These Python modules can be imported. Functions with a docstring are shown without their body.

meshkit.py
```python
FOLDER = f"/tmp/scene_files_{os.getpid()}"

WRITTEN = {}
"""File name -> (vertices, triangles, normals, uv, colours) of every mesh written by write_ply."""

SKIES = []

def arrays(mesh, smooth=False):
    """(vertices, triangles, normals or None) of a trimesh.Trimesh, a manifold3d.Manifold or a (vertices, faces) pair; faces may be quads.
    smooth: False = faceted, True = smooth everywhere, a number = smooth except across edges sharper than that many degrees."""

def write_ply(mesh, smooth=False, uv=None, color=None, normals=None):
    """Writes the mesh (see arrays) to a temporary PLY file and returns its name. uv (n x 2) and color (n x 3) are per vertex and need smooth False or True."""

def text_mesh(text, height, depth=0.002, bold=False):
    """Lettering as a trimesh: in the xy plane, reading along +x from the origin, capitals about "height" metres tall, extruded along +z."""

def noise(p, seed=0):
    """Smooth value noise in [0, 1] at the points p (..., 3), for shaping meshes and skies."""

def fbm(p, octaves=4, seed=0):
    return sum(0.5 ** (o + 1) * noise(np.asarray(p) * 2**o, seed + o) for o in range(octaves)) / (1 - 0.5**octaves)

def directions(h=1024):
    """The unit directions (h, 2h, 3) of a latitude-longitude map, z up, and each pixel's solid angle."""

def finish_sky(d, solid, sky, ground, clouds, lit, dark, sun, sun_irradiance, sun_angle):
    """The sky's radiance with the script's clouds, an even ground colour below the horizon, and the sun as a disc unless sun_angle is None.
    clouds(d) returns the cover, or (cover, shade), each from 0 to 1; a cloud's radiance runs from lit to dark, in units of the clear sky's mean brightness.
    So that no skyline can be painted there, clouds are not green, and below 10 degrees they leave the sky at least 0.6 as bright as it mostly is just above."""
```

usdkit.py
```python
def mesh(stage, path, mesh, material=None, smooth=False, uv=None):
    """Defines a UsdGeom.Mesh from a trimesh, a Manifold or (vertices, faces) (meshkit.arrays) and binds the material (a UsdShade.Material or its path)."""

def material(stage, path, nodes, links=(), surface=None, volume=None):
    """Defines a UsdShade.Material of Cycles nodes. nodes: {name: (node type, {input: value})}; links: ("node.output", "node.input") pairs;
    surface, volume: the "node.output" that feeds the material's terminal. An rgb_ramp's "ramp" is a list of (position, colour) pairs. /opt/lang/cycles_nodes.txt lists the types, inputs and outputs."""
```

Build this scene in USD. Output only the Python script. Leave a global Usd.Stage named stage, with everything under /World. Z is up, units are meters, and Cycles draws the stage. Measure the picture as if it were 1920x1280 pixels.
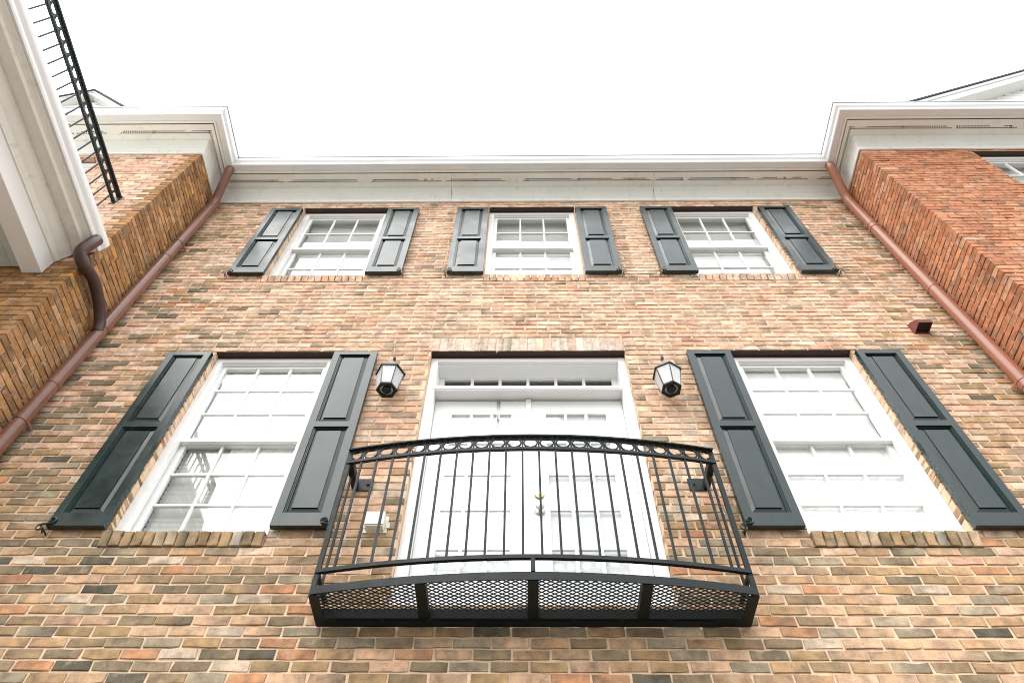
import math, numpy as np
from scipy.spatial import ConvexHull
from shapely.geometry import Polygon
import trimesh
import usdkit
from pxr import Usd, UsdGeom, UsdLux, UsdShade, Gf, Sdf, Vt

stage = Usd.Stage.CreateInMemory()
UsdGeom.SetStageUpAxis(stage, UsdGeom.Tokens.z)
UsdGeom.SetStageMetersPerUnit(stage, 1.0)
UsdGeom.Xform.Define(stage, '/World')
UsdGeom.Scope.Define(stage, '/World/Looks')

# ------------------------------------------------------------------ camera, sky, sun
EYE = 1.6                      # camera height; heights "h" below are measured from the eye
F_PX, YAW, PITCH, ROLL, DIST = 1358.4, 0.0209, 0.98606, 0.0145, 3.405
EXPOSURE = 2.32
SKY_STRENGTH = 0.1
SUN_DIR = np.array([-0.45, -0.52, 0.73])   # direction towards the sun
SUN_DIR = SUN_DIR / np.linalg.norm(SUN_DIR)


def cam_axes():
    cy, sy, cp, sp, cr, sr = math.cos(YAW), math.sin(YAW), math.cos(PITCH), math.sin(PITCH), math.cos(ROLL), math.sin(ROLL)
    w = np.array([-sy * cp, cy * cp, sp]); r = np.array([cy, sy, 0.0]); u = np.cross(r, w)
    return cr * r + sr * u, -sr * r + cr * u, w


CR, CU, CW = cam_axes()
CEYE = np.array([0.0, -DIST, EYE])
cam = UsdGeom.Camera.Define(stage, '/World/camera')
cam.AddTransformOp().Set(Gf.Matrix4d(*[float(x) for x in (*CR, 0, *CU, 0, *(-CW), 0, *CEYE, 1)]))
cam.CreateHorizontalApertureAttr(36.0)
cam.CreateVerticalApertureAttr(36.0 * 682 / 1024)
cam.CreateFocalLengthAttr(F_PX / 1920 * 36.0)
cam.CreateClippingRangeAttr(Gf.Vec2f(0.05, 2000))
cam.CreateExposureAttr(EXPOSURE)

sun = UsdLux.DistantLight.Define(stage, '/World/sun')
sun.CreateIntensityAttr(0.15)
sun.CreateAngleAttr(60.0)
sun.CreateColorAttr(Gf.Vec3f(1.0, 0.97, 0.92))
sun.GetPrim().CreateAttribute('inputs:normalize', Sdf.ValueTypeNames.Bool).Set(True)
_z = SUN_DIR; _x = np.cross([0, 0, 1.0], _z); _x /= np.linalg.norm(_x); _y = np.cross(_z, _x)
UsdGeom.Xformable(sun).AddTransformOp().Set(Gf.Matrix4d(*[float(q) for q in (*_x, 0, *_y, 0, *_z, 0, 0, 0, 20, 1)]))

sky_mat = usdkit.material(stage, '/World/Looks/overcast_sky', {
    'sky': ('sky_texture', {'sky_type': 'single_scattering', 'sun_disc': False, 'sun_elevation': float(math.asin(SUN_DIR[2])), 'sun_rotation': float(math.atan2(SUN_DIR[0], SUN_DIR[1]))}),
    'tc': ('texture_coordinate', {}),
    'n': ('noise_texture', {'scale': 2.0, 'detail': 4.0, 'roughness': 0.55}),
    'r': ('rgb_ramp', {'ramp': [(0.3, (6.9, 7.0, 7.15)), (0.7, (7.7, 7.75, 7.8))]}),
    'm': ('mix_color', {'fac': 0.94, 'use_clamp': False}),
    # an overcast sky is about three times as bright overhead as at the horizon
    's': ('separate_xyz', {}), 'z': ('math', {'math_type': 'multiply_add', 'value2': 0.667, 'value3': 0.333}), 'zc': ('math', {'math_type': 'maximum', 'value2': 0.25}),
    'mz': ('mix_color', {'blend_type': 'multiply', 'fac': 1.0, 'use_clamp': False}), 'cz': ('combine_xyz', {}),
    'bg': ('background_shader', {'strength': SKY_STRENGTH}),
}, [('tc.generated', 'n.vector'), ('n.fac', 'r.fac'), ('sky.color', 'm.a'), ('r.color', 'm.b'), ('tc.generated', 's.vector'), ('s.z', 'z.value1'), ('z.value', 'zc.value1'),
    ('zc.value', 'cz.x'), ('zc.value', 'cz.y'), ('zc.value', 'cz.z'), ('m.result', 'mz.a'), ('cz.vector', 'mz.b'), ('mz.result', 'bg.color')], surface='bg.background')
dome = UsdLux.DomeLight.Define(stage, '/World/sky')
UsdShade.MaterialBindingAPI.Apply(dome.GetPrim()).Bind(sky_mat)
dome.GetPrim().SetCustomDataByKey('kind', 'structure')

# ------------------------------------------------------------------ helpers
rng = np.random.default_rng(7)
counts = {}


def numbered(parent, name):
    k = (parent, name); n = counts.get(k, 0); counts[k] = n + 1
    return f'{parent}/{name}' if n == 0 else f'{parent}/{name}_{n:03d}'


def tag(prim, label=None, cat=None, group=None, kind=None):
    p = prim.GetPrim() if hasattr(prim, 'GetPrim') else prim
    for k, v in (('label', label), ('category', cat), ('group', group), ('kind', kind)):
        if v: p.SetCustomDataByKey(k, v)
    return p


def thing(name, label, cat, loc=(0, 0, 0), group=None):
    x = UsdGeom.Xform.Define(stage, numbered('/World', name))
    x.AddTranslateOp().Set(Gf.Vec3d(*map(float, loc)))
    p = tag(x, label, cat, group)
    ORIGIN[str(p.GetPath())] = np.array(loc, float)
    return p


def part_group(parent, name):
    """A part that has pieces of its own and no mesh itself."""
    return UsdGeom.Xform.Define(stage, numbered(str(parent.GetPath()), name)).GetPrim()


ORIGIN = {}


def origin(path):
    return ORIGIN.get('/' + '/'.join(str(path).split('/')[1:3]), np.zeros(3))


def obj(name, mb, mat, parent=None, smooth=False, local=False, kind=None, label=None):
    v, f, c = mb.arrays() if isinstance(mb, MB) else (np.asarray(mb.vertices), np.asarray(mb.faces), None)
    base = str(parent.GetPath()) if parent is not None else '/World'
    if parent is not None and not local:
        v = v - origin(base)
    m = usdkit.mesh(stage, numbered(base, name), (v, f), M[mat], smooth=smooth)
    if c is not None:
        UsdGeom.PrimvarsAPI(m).CreatePrimvar('brick_tone', Sdf.ValueTypeNames.Color3fArray, 'vertex').Set(Vt.Vec3fArray.FromNumpy(c.astype(np.float32)))
        UsdGeom.PrimvarsAPI(m).CreatePrimvar('brick_seed', Sdf.ValueTypeNames.Color3fArray, 'vertex').Set(Vt.Vec3fArray.FromNumpy(np.vstack(mb.seed).astype(np.float32)))
    tag(m, label=label, kind=kind)
    return m.GetPrim()


_tmpl = np.array([[sx * (3 - (a == 0)), sy * (3 - (a == 1)), sz * (3 - (a == 2))] for sx in (-1, 1) for sy in (-1, 1) for sz in (-1, 1) for a in range(3)], float)


def _hull_faces(p):
    h = ConvexHull(p); f = h.simplices.copy(); c = p.mean(0)
    n = np.cross(p[f[:, 1]] - p[f[:, 0]], p[f[:, 2]] - p[f[:, 0]])
    bad = ((p[f].mean(1) - c) * n).sum(1) < 0
    f[bad] = f[bad][:, ::-1]
    return f


_cb_faces = _hull_faces(_tmpl)
_cb_sign = np.array([[sx, sy, sz] for sx in (-1, 1) for sy in (-1, 1) for sz in (-1, 1) for a in range(3)], float)
_cb_in = np.array([[a == 0, a == 1, a == 2] for sx in (-1, 1) for sy in (-1, 1) for sz in (-1, 1) for a in range(3)], float)


class MB:
    def __init__(s): s.v, s.f, s.n = [], [], 0

    def add(s, v, f):
        s.v.append(np.asarray(v, float)); s.f.append(np.asarray(f, int) + s.n); s.n += len(v); return s

    def arrays(s): return np.vstack(s.v), np.vstack(s.f), None

    def box(s, x0, x1, y0, y1, z0, z1, c=0.003):
        lo, hi = np.minimum([x0, y0, z0], [x1, y1, z1]), np.maximum([x0, y0, z0], [x1, y1, z1])
        half = (hi - lo) / 2; c = min(c, half.min() * 0.45)
        return s.add((lo + hi) / 2 + _cb_sign * (half - c * _cb_in), _cb_faces)

    def obox(s, a, b, w, t, up=(0, 0, 1), c=0.002):
        """bar from a to b, w wide sideways, t thick along up"""
        a, b = np.array(a, float), np.array(b, float); d = b - a; L = np.linalg.norm(d); d /= L
        x = np.cross(d, up); x /= np.linalg.norm(x); u = np.cross(x, d)
        half = np.array([L / 2, w / 2, t / 2]); c = min(c, half.min() * 0.45)
        p = _cb_sign * (half - c * _cb_in)
        return s.add((a + b) / 2 + p[:, :1] * d + p[:, 1:2] * x + p[:, 2:] * u, _cb_faces)

    def tube(s, pts, r, n=8, cap=True, closed=False):
        P = np.array(pts, float); N = len(P); r = np.broadcast_to(r, (N,))
        T = np.gradient(P, axis=0) if not closed else np.roll(P, -1, 0) - np.roll(P, 1, 0)
        T /= np.linalg.norm(T, axis=1)[:, None]
        ref = np.array([0, 0, 1.0]) if abs(T[0, 2]) < 0.9 else np.array([1.0, 0, 0])
        x = np.cross(T[0], ref); x /= np.linalg.norm(x); V = []
        for i in range(N):
            x = x - T[i] * (x @ T[i]); x /= np.linalg.norm(x); y = np.cross(T[i], x)
            a = np.arange(n) * 2 * np.pi / n
            V.append(P[i] + r[i] * (np.cos(a)[:, None] * x + np.sin(a)[:, None] * y))
        V = np.vstack(V); F = []
        for i in range(N if closed else N - 1):
            j = (i + 1) % N
            for k in range(n):
                a, b, c_, d = i * n + k, i * n + (k + 1) % n, j * n + (k + 1) % n, j * n + k
                F += [(a, b, c_), (a, c_, d)]
        if cap and not closed:
            for base, rev in ((0, True), ((N - 1) * n, False)):
                for k in range(1, n - 1):
                    t = (base, base + k, base + k + 1)
                    F.append(t[::-1] if rev else t)
        return s.add(V, F)

    def prism(s, poly, z0, z1, axes=None):
        """extrude a 2-D outline; axes maps (a, b, depth) to world as rows"""
        m = trimesh.creation.extrude_polygon(Polygon(poly), z1 - z0)
        v = np.array(m.vertices); v[:, 2] += z0; f = np.array(m.faces)
        if axes is not None:
            A = np.array(axes, float); v = v @ A
            if np.linalg.det(A) < 0: f = f[:, ::-1]
        return s.add(v, f)

    def quad(s, a, b, c, d): return s.add([a, b, c, d], [(0, 1, 2), (0, 2, 3)])

    def lathe(s, prof, centre, n=16):
        """prof: (radius, z)"""
        prof = np.array(prof, float); N = len(prof); a = np.arange(n) * 2 * np.pi / n
        V = np.array([[r * math.cos(t) + centre[0], r * math.sin(t) + centre[1], z + centre[2]] for r, z in prof for t in a]); F = []
        for i in range(N - 1):
            for k in range(n):
                p, q, r_, t = i * n + k, i * n + (k + 1) % n, (i + 1) * n + (k + 1) % n, (i + 1) * n + k
                F += [(p, q, r_), (p, r_, t)]
        return s.add(V, F)


class Bricks(MB):
    def __init__(s): super().__init__(); s.c = []; s.seed = []
    def arrays(s): return np.vstack(s.v), np.vstack(s.f), np.vstack(s.c)

    def put(s, v, f, c):
        s.add(v, f); s.c.append(c); s.seed.append(np.tile(rng.random(3), (len(v), 1)))


# ------------------------------------------------------------------ materials
M = {}


def mat(name, nodes, links, surface='p.BSDF'):
    M[name] = usdkit.material(stage, '/World/Looks/' + name, nodes, links, surface=surface)


def paint(name, col, rough=0.45, spec=0.5, var=0.08, scale=9.0, bump=0.0, bscale=60.0, metallic=0.0, dirt=None, dirt_at=(0.58, 0.8)):
    """painted or cast surface with slight tonal variation, optional dirt stains with a shape of their own"""
    lo = tuple(c * (1 - var) for c in col); hi = tuple(min(1, c * (1 + var)) for c in col)
    n = {'g': ('geometry', {}), 'n': ('noise_texture', {'scale': scale, 'detail': 5.0, 'roughness': 0.6}), 'r': ('rgb_ramp', {'ramp': [(0.3, lo), (0.7, hi)]}),
         'p': ('principled_bsdf', {'roughness': rough, 'specular_ior_level': spec, 'metallic': metallic}),
         'rr': ('map_range', {'from_min': 0.3, 'from_max': 0.7, 'to_min': max(0.05, rough - 0.08), 'to_max': min(1, rough + 0.1)})}
    l = [('g.position', 'n.vector'), ('n.fac', 'r.fac'), ('n.fac', 'rr.value'), ('rr.result', 'p.roughness')]
    out = 'r.color'
    if dirt:
        n['mp'] = ('mapping', {'scale': (6.0, 6.0, 1.6)})
        n['dn'] = ('noise_texture', {'scale': 2.2, 'detail': 8.0, 'roughness': 0.7})
        n['dr'] = ('rgb_ramp', {'ramp': [(dirt_at[0], (0, 0, 0)), (dirt_at[1], (0.75, 0.75, 0.75))]})
        n['dm'] = ('mix_color', {'b': dirt})
        l += [('g.position', 'mp.vector'), ('mp.vector', 'dn.vector'), ('dn.fac', 'dr.fac'), ('dr.color', 'dm.fac'), (out, 'dm.a')]
        out = 'dm.result'
    l.append((out, 'p.base_color'))
    if bump:
        n['bn'] = ('noise_texture', {'scale': bscale, 'detail': 4.0})
        n['b'] = ('bump', {'strength': bump, 'distance': 0.004})
        l += [('g.position', 'bn.vector'), ('bn.fac', 'b.height'), ('b.normal', 'p.normal')]
    mat(name, n, l)


# brick: each brick's own tone comes with its mesh; kiln mottling, grey flashing, pits and grit on top
mat('fired_brick', {
    'g': ('geometry', {}), 'a': ('attribute', {'attribute': 'brick_tone'}),
    'sd': ('attribute', {'attribute': 'brick_seed'}), 'off': ('mapping', {'scale': (37.0, 41.0, 53.0)}), 'v': ('mix_color', {'blend_type': 'add', 'fac': 1.0, 'use_clamp': False}),
    'n1': ('noise_texture', {'scale': 13.0, 'detail': 6.0, 'roughness': 0.62}), 'r1': ('rgb_ramp', {'ramp': [(0.3, (0.62, 0.62, 0.61)), (0.5, (1.0, 1.0, 1.0)), (0.7, (1.34, 1.29, 1.2))]}),
    'm1': ('mix_color', {'blend_type': 'multiply', 'fac': 1.0, 'use_clamp': False}),
    'n2': ('noise_texture', {'scale': 6.0, 'detail': 5.0, 'roughness': 0.6}), 'r2': ('rgb_ramp', {'ramp': [(0.55, (0, 0, 0)), (0.66, (0.40, 0.40, 0.40))]}),
    'm2': ('mix_color', {'b': (0.20, 0.165, 0.115)}),
    'n5': ('noise_texture', {'scale': 8.0, 'detail': 3.0, 'roughness': 0.6}), 'r5': ('rgb_ramp', {'ramp': [(0.60, (0, 0, 0)), (0.70, (0.45, 0.45, 0.45))]}),
    'm5': ('mix_color', {'b': (0.56, 0.46, 0.36)}),
    'n3': ('noise_texture', {'scale': 75.0, 'detail': 4.0, 'roughness': 0.65}), 'r3': ('rgb_ramp', {'ramp': [(0.31, (0.30, 0.30, 0.30)), (0.39, (1, 1, 1))]}),
    'm3': ('mix_color', {'blend_type': 'multiply', 'fac': 0.8}),
    'smp': ('mapping', {'scale': (7.0, 7.0, 0.55)}), 'n6': ('noise_texture', {'scale': 1.0, 'detail': 5.0, 'roughness': 0.6}), 'r6': ('rgb_ramp', {'ramp': [(0.30, (0.86, 0.85, 0.84)), (0.45, (1, 1, 1)), (0.7, (1.1, 1.1, 1.1))]}),
    'm6': ('mix_color', {'blend_type': 'multiply', 'fac': 1.0, 'use_clamp': False}),
    'n4': ('noise_texture', {'scale': 42.0, 'detail': 8.0, 'roughness': 0.75}), 'b': ('bump', {'strength': 0.9, 'distance': 0.006}),
    'p': ('principled_bsdf', {'roughness': 0.88, 'specular_ior_level': 0.25, 'diffuse_roughness': 0.5}),
}, [('sd.color', 'off.vector'), ('g.position', 'v.a'), ('off.vector', 'v.b'),
    ('v.result', 'n1.vector'), ('n1.fac', 'r1.fac'), ('a.color', 'm1.a'), ('r1.color', 'm1.b'),
    ('v.result', 'n2.vector'), ('n2.fac', 'r2.fac'), ('r2.color', 'm2.fac'), ('m1.result', 'm2.a'),
    ('v.result', 'n5.vector'), ('n5.fac', 'r5.fac'), ('r5.color', 'm5.fac'), ('m2.result', 'm5.a'),
    ('g.position', 'n3.vector'), ('n3.fac', 'r3.fac'), ('m5.result', 'm3.a'), ('r3.color', 'm3.b'),
    ('g.position', 'n4.vector'), ('n4.fac', 'b.height'), ('b.normal', 'p.normal'), ('g.position', 'smp.vector'), ('smp.vector', 'n6.vector'), ('n6.fac', 'r6.fac'), ('m3.result', 'm6.a'), ('r6.color', 'm6.b'), ('m6.result', 'p.base_color')])
paint('mortar_tan', (0.68, 0.50, 0.345), rough=0.92, spec=0.2, var=0.16, scale=22, bump=0.9, bscale=90)
paint('mortar_rose', (0.62, 0.40, 0.26), rough=0.92, spec=0.2, var=0.16, scale=22, bump=0.9, bscale=90)
paint('white_paint', (0.80, 0.80, 0.785), rough=0.38, var=0.02, scale=3, bump=0.05, bscale=25)
paint('door_white', (0.82, 0.82, 0.81), rough=0.35, var=0.02, scale=3, bump=0.04, bscale=20)
paint('trim_cream', (0.78, 0.785, 0.735), rough=0.5, var=0.05, scale=2.5, bump=0.08, bscale=30, dirt=(0.46, 0.44, 0.36), dirt_at=(0.56, 0.82))
paint('gutter_white', (0.70, 0.71, 0.71), rough=0.3, var=0.03, scale=2.0, dirt=(0.52, 0.52, 0.49), dirt_at=(0.58, 0.85))
paint('drip_metal', (0.33, 0.34, 0.35), rough=0.4, var=0.1)
paint('shutter_green', (0.006, 0.0165, 0.0155), rough=0.28, spec=0.45, var=0.3, scale=4, bump=0.05, bscale=18, dirt=(0.026, 0.036, 0.034), dirt_at=(0.5, 0.78))
paint('black_iron', (0.0065, 0.0105, 0.0115), rough=0.5, spec=0.24, var=0.2, scale=12, bump=0.1, bscale=120)
paint('copper_shaded', (0.165, 0.072, 0.048), rough=0.3, spec=0.5, var=0.15, scale=4, dirt=(0.07, 0.035, 0.028), dirt_at=(0.6, 0.8))  # same brown copper, darkened to stand for shade on the left pipe
paint('copper_deep_shade', (0.045, 0.02, 0.016), rough=0.3, spec=0.5, var=0.2, scale=4)  # near black because shade on the porch pipe is painted in
paint('copper_brown', (0.29, 0.115, 0.068), rough=0.33, spec=0.5, var=0.12, scale=4, dirt=(0.09, 0.045, 0.035), dirt_at=(0.62, 0.85))
paint('rust_red', (0.16, 0.045, 0.035), rough=0.55, var=0.2, scale=14)
paint('vent_dark', (0.01, 0.01, 0.011), rough=0.8)
paint('lintel_brown', (0.040, 0.021, 0.013), rough=0.7, var=0.25, scale=16)
paint('lantern_bronze', (0.030, 0.028, 0.025), rough=0.28, spec=0.6, var=0.25, scale=20)
paint('brass', (0.50, 0.42, 0.24), rough=0.35, metallic=1.0, var=0.1)
paint('steel', (0.36, 0.36, 0.35), rough=0.4, metallic=1.0, var=0.1)
paint('box_cream', (0.74, 0.72, 0.62), rough=0.5, var=0.05)
paint('sheer_white', (0.86, 0.86, 0.85), rough=0.8, spec=0.2, var=0.02)
paint('blind_white', (0.80, 0.80, 0.77), rough=0.6, spec=0.3, var=0.02)
paint('room_plaster', (0.55, 0.55, 0.50), rough=0.9, spec=0.1)
paint('dark_interior', (0.03, 0.035, 0.03), rough=0.9, spec=0.1)
paint('shingle_grey', (0.07, 0.07, 0.072), rough=0.9, spec=0.2, var=0.35, scale=18, bump=0.6, bscale=90)
paint('concrete', (0.16, 0.153, 0.14), rough=0.9, spec=0.2, var=0.12, scale=1.5, bump=0.4, bscale=80)
paint('siding_white', (0.76, 0.76, 0.74), rough=0.5, var=0.03)
paint('porch_ceiling', (0.50, 0.55, 0.50), rough=0.6, var=0.05)
GL = {'lw': ('layer_weight', {'blend': 0.5}), 'pw': ('math', {'math_type': 'power', 'value2': 5.0}), 'ma': ('math', {'math_type': 'multiply_add', 'value2': 0.94, 'value3': 0.05}),
      't': ('transparent_bsdf', {'color': (0.975, 0.985, 0.98)}), 'gl': ('glossy_bsdf', {'color': (1, 1, 1), 'roughness': 0.01}), 'mx': ('mix_closure', {})}
GLL = [('lw.facing', 'pw.value1'), ('pw.value', 'ma.value1'), ('ma.value', 'mx.fac'), ('t.BSDF', 'mx.closure1'), ('gl.BSDF', 'mx.closure2')]
mat('window_glass', GL, GLL, surface='mx.closure')
# seeded, milky lantern glass
mat('frosted_glass', {'p': ('principled_bsdf', {'base_color': (0.86, 0.87, 0.86), 'roughness': 0.25, 'transmission_weight': 0.6, 'ior': 1.3}),
                      'g': ('geometry', {}), 'n': ('noise_texture', {'scale': 55.0, 'detail': 2.0}), 'b': ('bump', {'strength': 0.25, 'distance': 0.004})},
    [('g.position', 'n.vector'), ('n.fac', 'b.height'), ('b.normal', 'p.normal')])


def W(h): return h + EYE


# ------------------------------------------------------------------ brick laying
CH, BH, BL, JT, BD = 0.067, 0.0540, 0.1900, 0.0132, 0.0925
PITCH_U = BL + JT
_bf = []
for k in range(8):
    j = (k + 1) % 8
    _bf += [(16 + k, 16 + j, 8 + j), (16 + k, 8 + j, 8 + k), (8 + k, 8 + j, j), (8 + k, j, k)]
for k in range(1, 7): _bf.append((0, k, k + 1))
_bf = np.array(_bf)
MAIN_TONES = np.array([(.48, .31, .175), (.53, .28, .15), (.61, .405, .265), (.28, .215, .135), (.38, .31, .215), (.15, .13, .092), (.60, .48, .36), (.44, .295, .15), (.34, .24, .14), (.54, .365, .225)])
UPPER_TONES = np.array([(.70, .475, .335), (.73, .535, .395), (.66, .45, .31), (.69, .415, .285), (.62, .475, .35), (.52, .385, .26), (.74, .575, .445), (.64, .415, .26)])  # raised paler than the brick to carry glare from the sky
RED_TONES = np.array([(.51, .215, .108), (.48, .195, .097), (.54, .245, .13), (.45, .19, .098), (.57, .31, .185), (.49, .23, .127)])
GOLD_TONES = np.array([(.43, .225, .09), (.38, .19, .072), (.47, .26, .12), (.30, .165, .072), (.50, .30, .155), (.51, .29, .08)])  # brown-gold brick, darkened to carry shade on the left return
SILL_TONES = np.array([(.42, .29, .17), (.37, .25, .135), (.48, .36, .24), (.30, .22, .13), (.46, .40, .31)])
PALE_TONES = np.array([(.70, .465, .35), (.68, .435, .31), (.73, .53, .41), (.64, .385, .265)])  # left wing front: overexposed paleness put into the brick tone
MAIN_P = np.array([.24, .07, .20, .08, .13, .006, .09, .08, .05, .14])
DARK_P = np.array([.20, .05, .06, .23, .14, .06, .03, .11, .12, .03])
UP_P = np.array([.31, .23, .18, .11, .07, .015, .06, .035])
RED_P = np.array([.3, .25, .18, .12, .08, .07])
GOLD_P = np.array([.30, .27, .18, .15, .08, .02])


class Wall:
    """bricks of one wall face; u along the wall, v up, w outward"""
    flash = .05

    def __init__(s, o, u, w): s.o, s.u, s.w, s.V, s.C = np.array(o, float), np.array(u, float), np.array(w, float), [], []

    def brick(s, u0, u1, v0, v1, tone, depth=BD, proud=0.0, r=0.0022, ragged=1.0):
        L, H = u1 - u0, v1 - v0
        a, b = L * (0.3 + 0.08 * rng.random()), L * (0.68 + 0.08 * rng.random())
        if L >= H:
            P = np.array([(0, 0), (a, 0), (b, 0), (L, 0), (L, H), (b, H), (a, H), (0, H)])
        else:
            c, d = H * 0.33, H * 0.67
            P = np.array([(0, 0), (L, 0), (L, c), (L, d), (L, H), (0, H), (0, d), (0, c)])
        J = rng.normal(0, 0.0021 * ragged, (8, 2))
        out = P + J
        cen = np.array([L / 2, H / 2])
        c = r * (0.8 + 0.9 * rng.random((8, 1)))
        inn = out - np.sign(out - cen) * c * np.where(np.abs(out - cen) > 0.3 * np.array([L, H]), 1, 0)
        tilt = rng.normal(0, 0.0008, 2)
        w = proud + rng.normal(0, 0.0009)
        wi = w + tilt[0] * (out[:, :1] - L / 2) / L * 2 + tilt[1] * (out[:, 1:] - H / 2) / H * 2
        A = np.vstack([np.hstack([inn, wi]), np.hstack([out, wi - c]), np.hstack([P, np.full((8, 1), -depth)])])
        A[:, 0] += u0; A[:, 1] += v0
        s.V.append(s.o + A[:, :1] * s.u + A[:, 1:2] * [0, 0, 1] + A[:, 2:] * s.w)
        # kiln flashing: tone drifts along the brick, arrises are a little burnt, now and then one end is smoked
        e = (out[:, 0] / L - .5) * rng.normal(0, .16) + rng.normal(0, .05, 8)
        face = np.asarray(tone) * (1 + e)[:, None]
        if rng.random() < s.flash:
            k_ = np.clip((out[:, 0] / L - .45) * 2.2 * rng.choice([-1, 1]), 0, .75)[:, None]
            face = face * (1 - k_) + np.array([.17, .145, .10]) * (face.mean() / .35 + .5) * .7 * k_
        edge = face * rng.uniform(.62, .95, (8, 1))
        s.C.append(np.clip(np.vstack([face, edge, edge]), .01, .85))

    def lay(s, u0, u1, h0, h1, openings, tone_of, phase=0.0, skip=None):
        n0 = int(round((h0 - 5.005) / CH))
        n1 = int(math.ceil((h1 - 5.005) / CH - 0.2))
        for n in range(n0, n1):
            zb = 5.005 + n * CH + JT / 2
            zt = min(zb + BH, h1 - 0.002)
            if zt - zb < 0.012: continue
            zc = (zb + zt) / 2
            spans = [(u0, u1)]
            for (a, b, c, d) in openings:
                if c - 0.004 < zc < d + 0.004:
                    spans = [q for (p, r_) in spans for q in ((p, min(r_, a)), (max(p, b), r_)) if q[1] - q[0] > 0.02]
            off = phase + (0.5 if n % 2 else 0.0) * PITCH_U + rng.normal(0, 0.008)
            dz = rng.normal(0, 0.0008)
            for (a, b) in spans:
                k = math.floor((a - off) / PITCH_U) - 1
                while True:
                    x = off + k * PITCH_U; k += 1
                    if x > b: break
                    jl, jr = rng.normal(0, 0.0012, 2)
                    p, q = x + JT / 2 + jl, x + PITCH_U - JT / 2 + jr
                    p, q = max(p, a), min(q, b)
                    if q - p < 0.022: continue
                    if skip and skip(p, q, zc): continue
                    s.brick(p, q, W(zb) + dz, W(zt) + dz + rng.normal(0, 0.0007), tone_of((p + q) / 2, zc), proud=rng.normal(0, 0.0008))


def project(p):
    d = np.asarray(p) - CEYE
    return d @ CR / (d @ CW) * F_PX + 960, 640 - d @ CU / (d @ CW) * F_PX, d @ CW


def lay_into(house, walls_named, most=300):
    """each of the bricks that show largest becomes a part of its wall; the others are joined per wall"""
    allb = [(i, k) for i, (wl, _) in enumerate(walls_named) for k in range(len(wl.V))]
    size = []
    for i, k in allb:
        v = walls_named[i][0].V[k][:8]; c = v.mean(0); x, y, z = project(c)
        q = [project(t) for t in (v[0], v[3], v[4], v[7])]
        ar = 0.0 if z < 0.3 or not (-20 < x < 1940 and 0 < y < 1290) else abs(0.5 * sum(q[a][0] * q[(a + 1) % 4][1] - q[(a + 1) % 4][0] * q[a][1] for a in range(4)))
        size.append(ar)
    single = set(np.argsort(size)[::-1][:most].tolist())
    joined = [Bricks() for _ in walls_named]
    for n, (i, k) in enumerate(allb):
        wl, g = walls_named[i]
        b = Bricks() if n in single and size[n] > 0 else joined[i]
        v = wl.V[k]; f = _bf if np.linalg.det(np.array([wl.u, [0, 0, 1], wl.w])) > 0 else _bf[:, ::-1]
        b.put(v, f, wl.C[k])
        if b is not joined[i]: obj('brick', b, 'fired_brick', g)
    for i, (wl, g) in enumerate(walls_named):
        if joined[i].n: obj('brickwork', joined[i], 'fired_brick', g, kind='stuff')


def pick(tones, p):
    p = np.asarray(p, float); return tones[rng.choice(len(tones), p=p / p.sum())] * rng.normal(1, 0.06)


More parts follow.
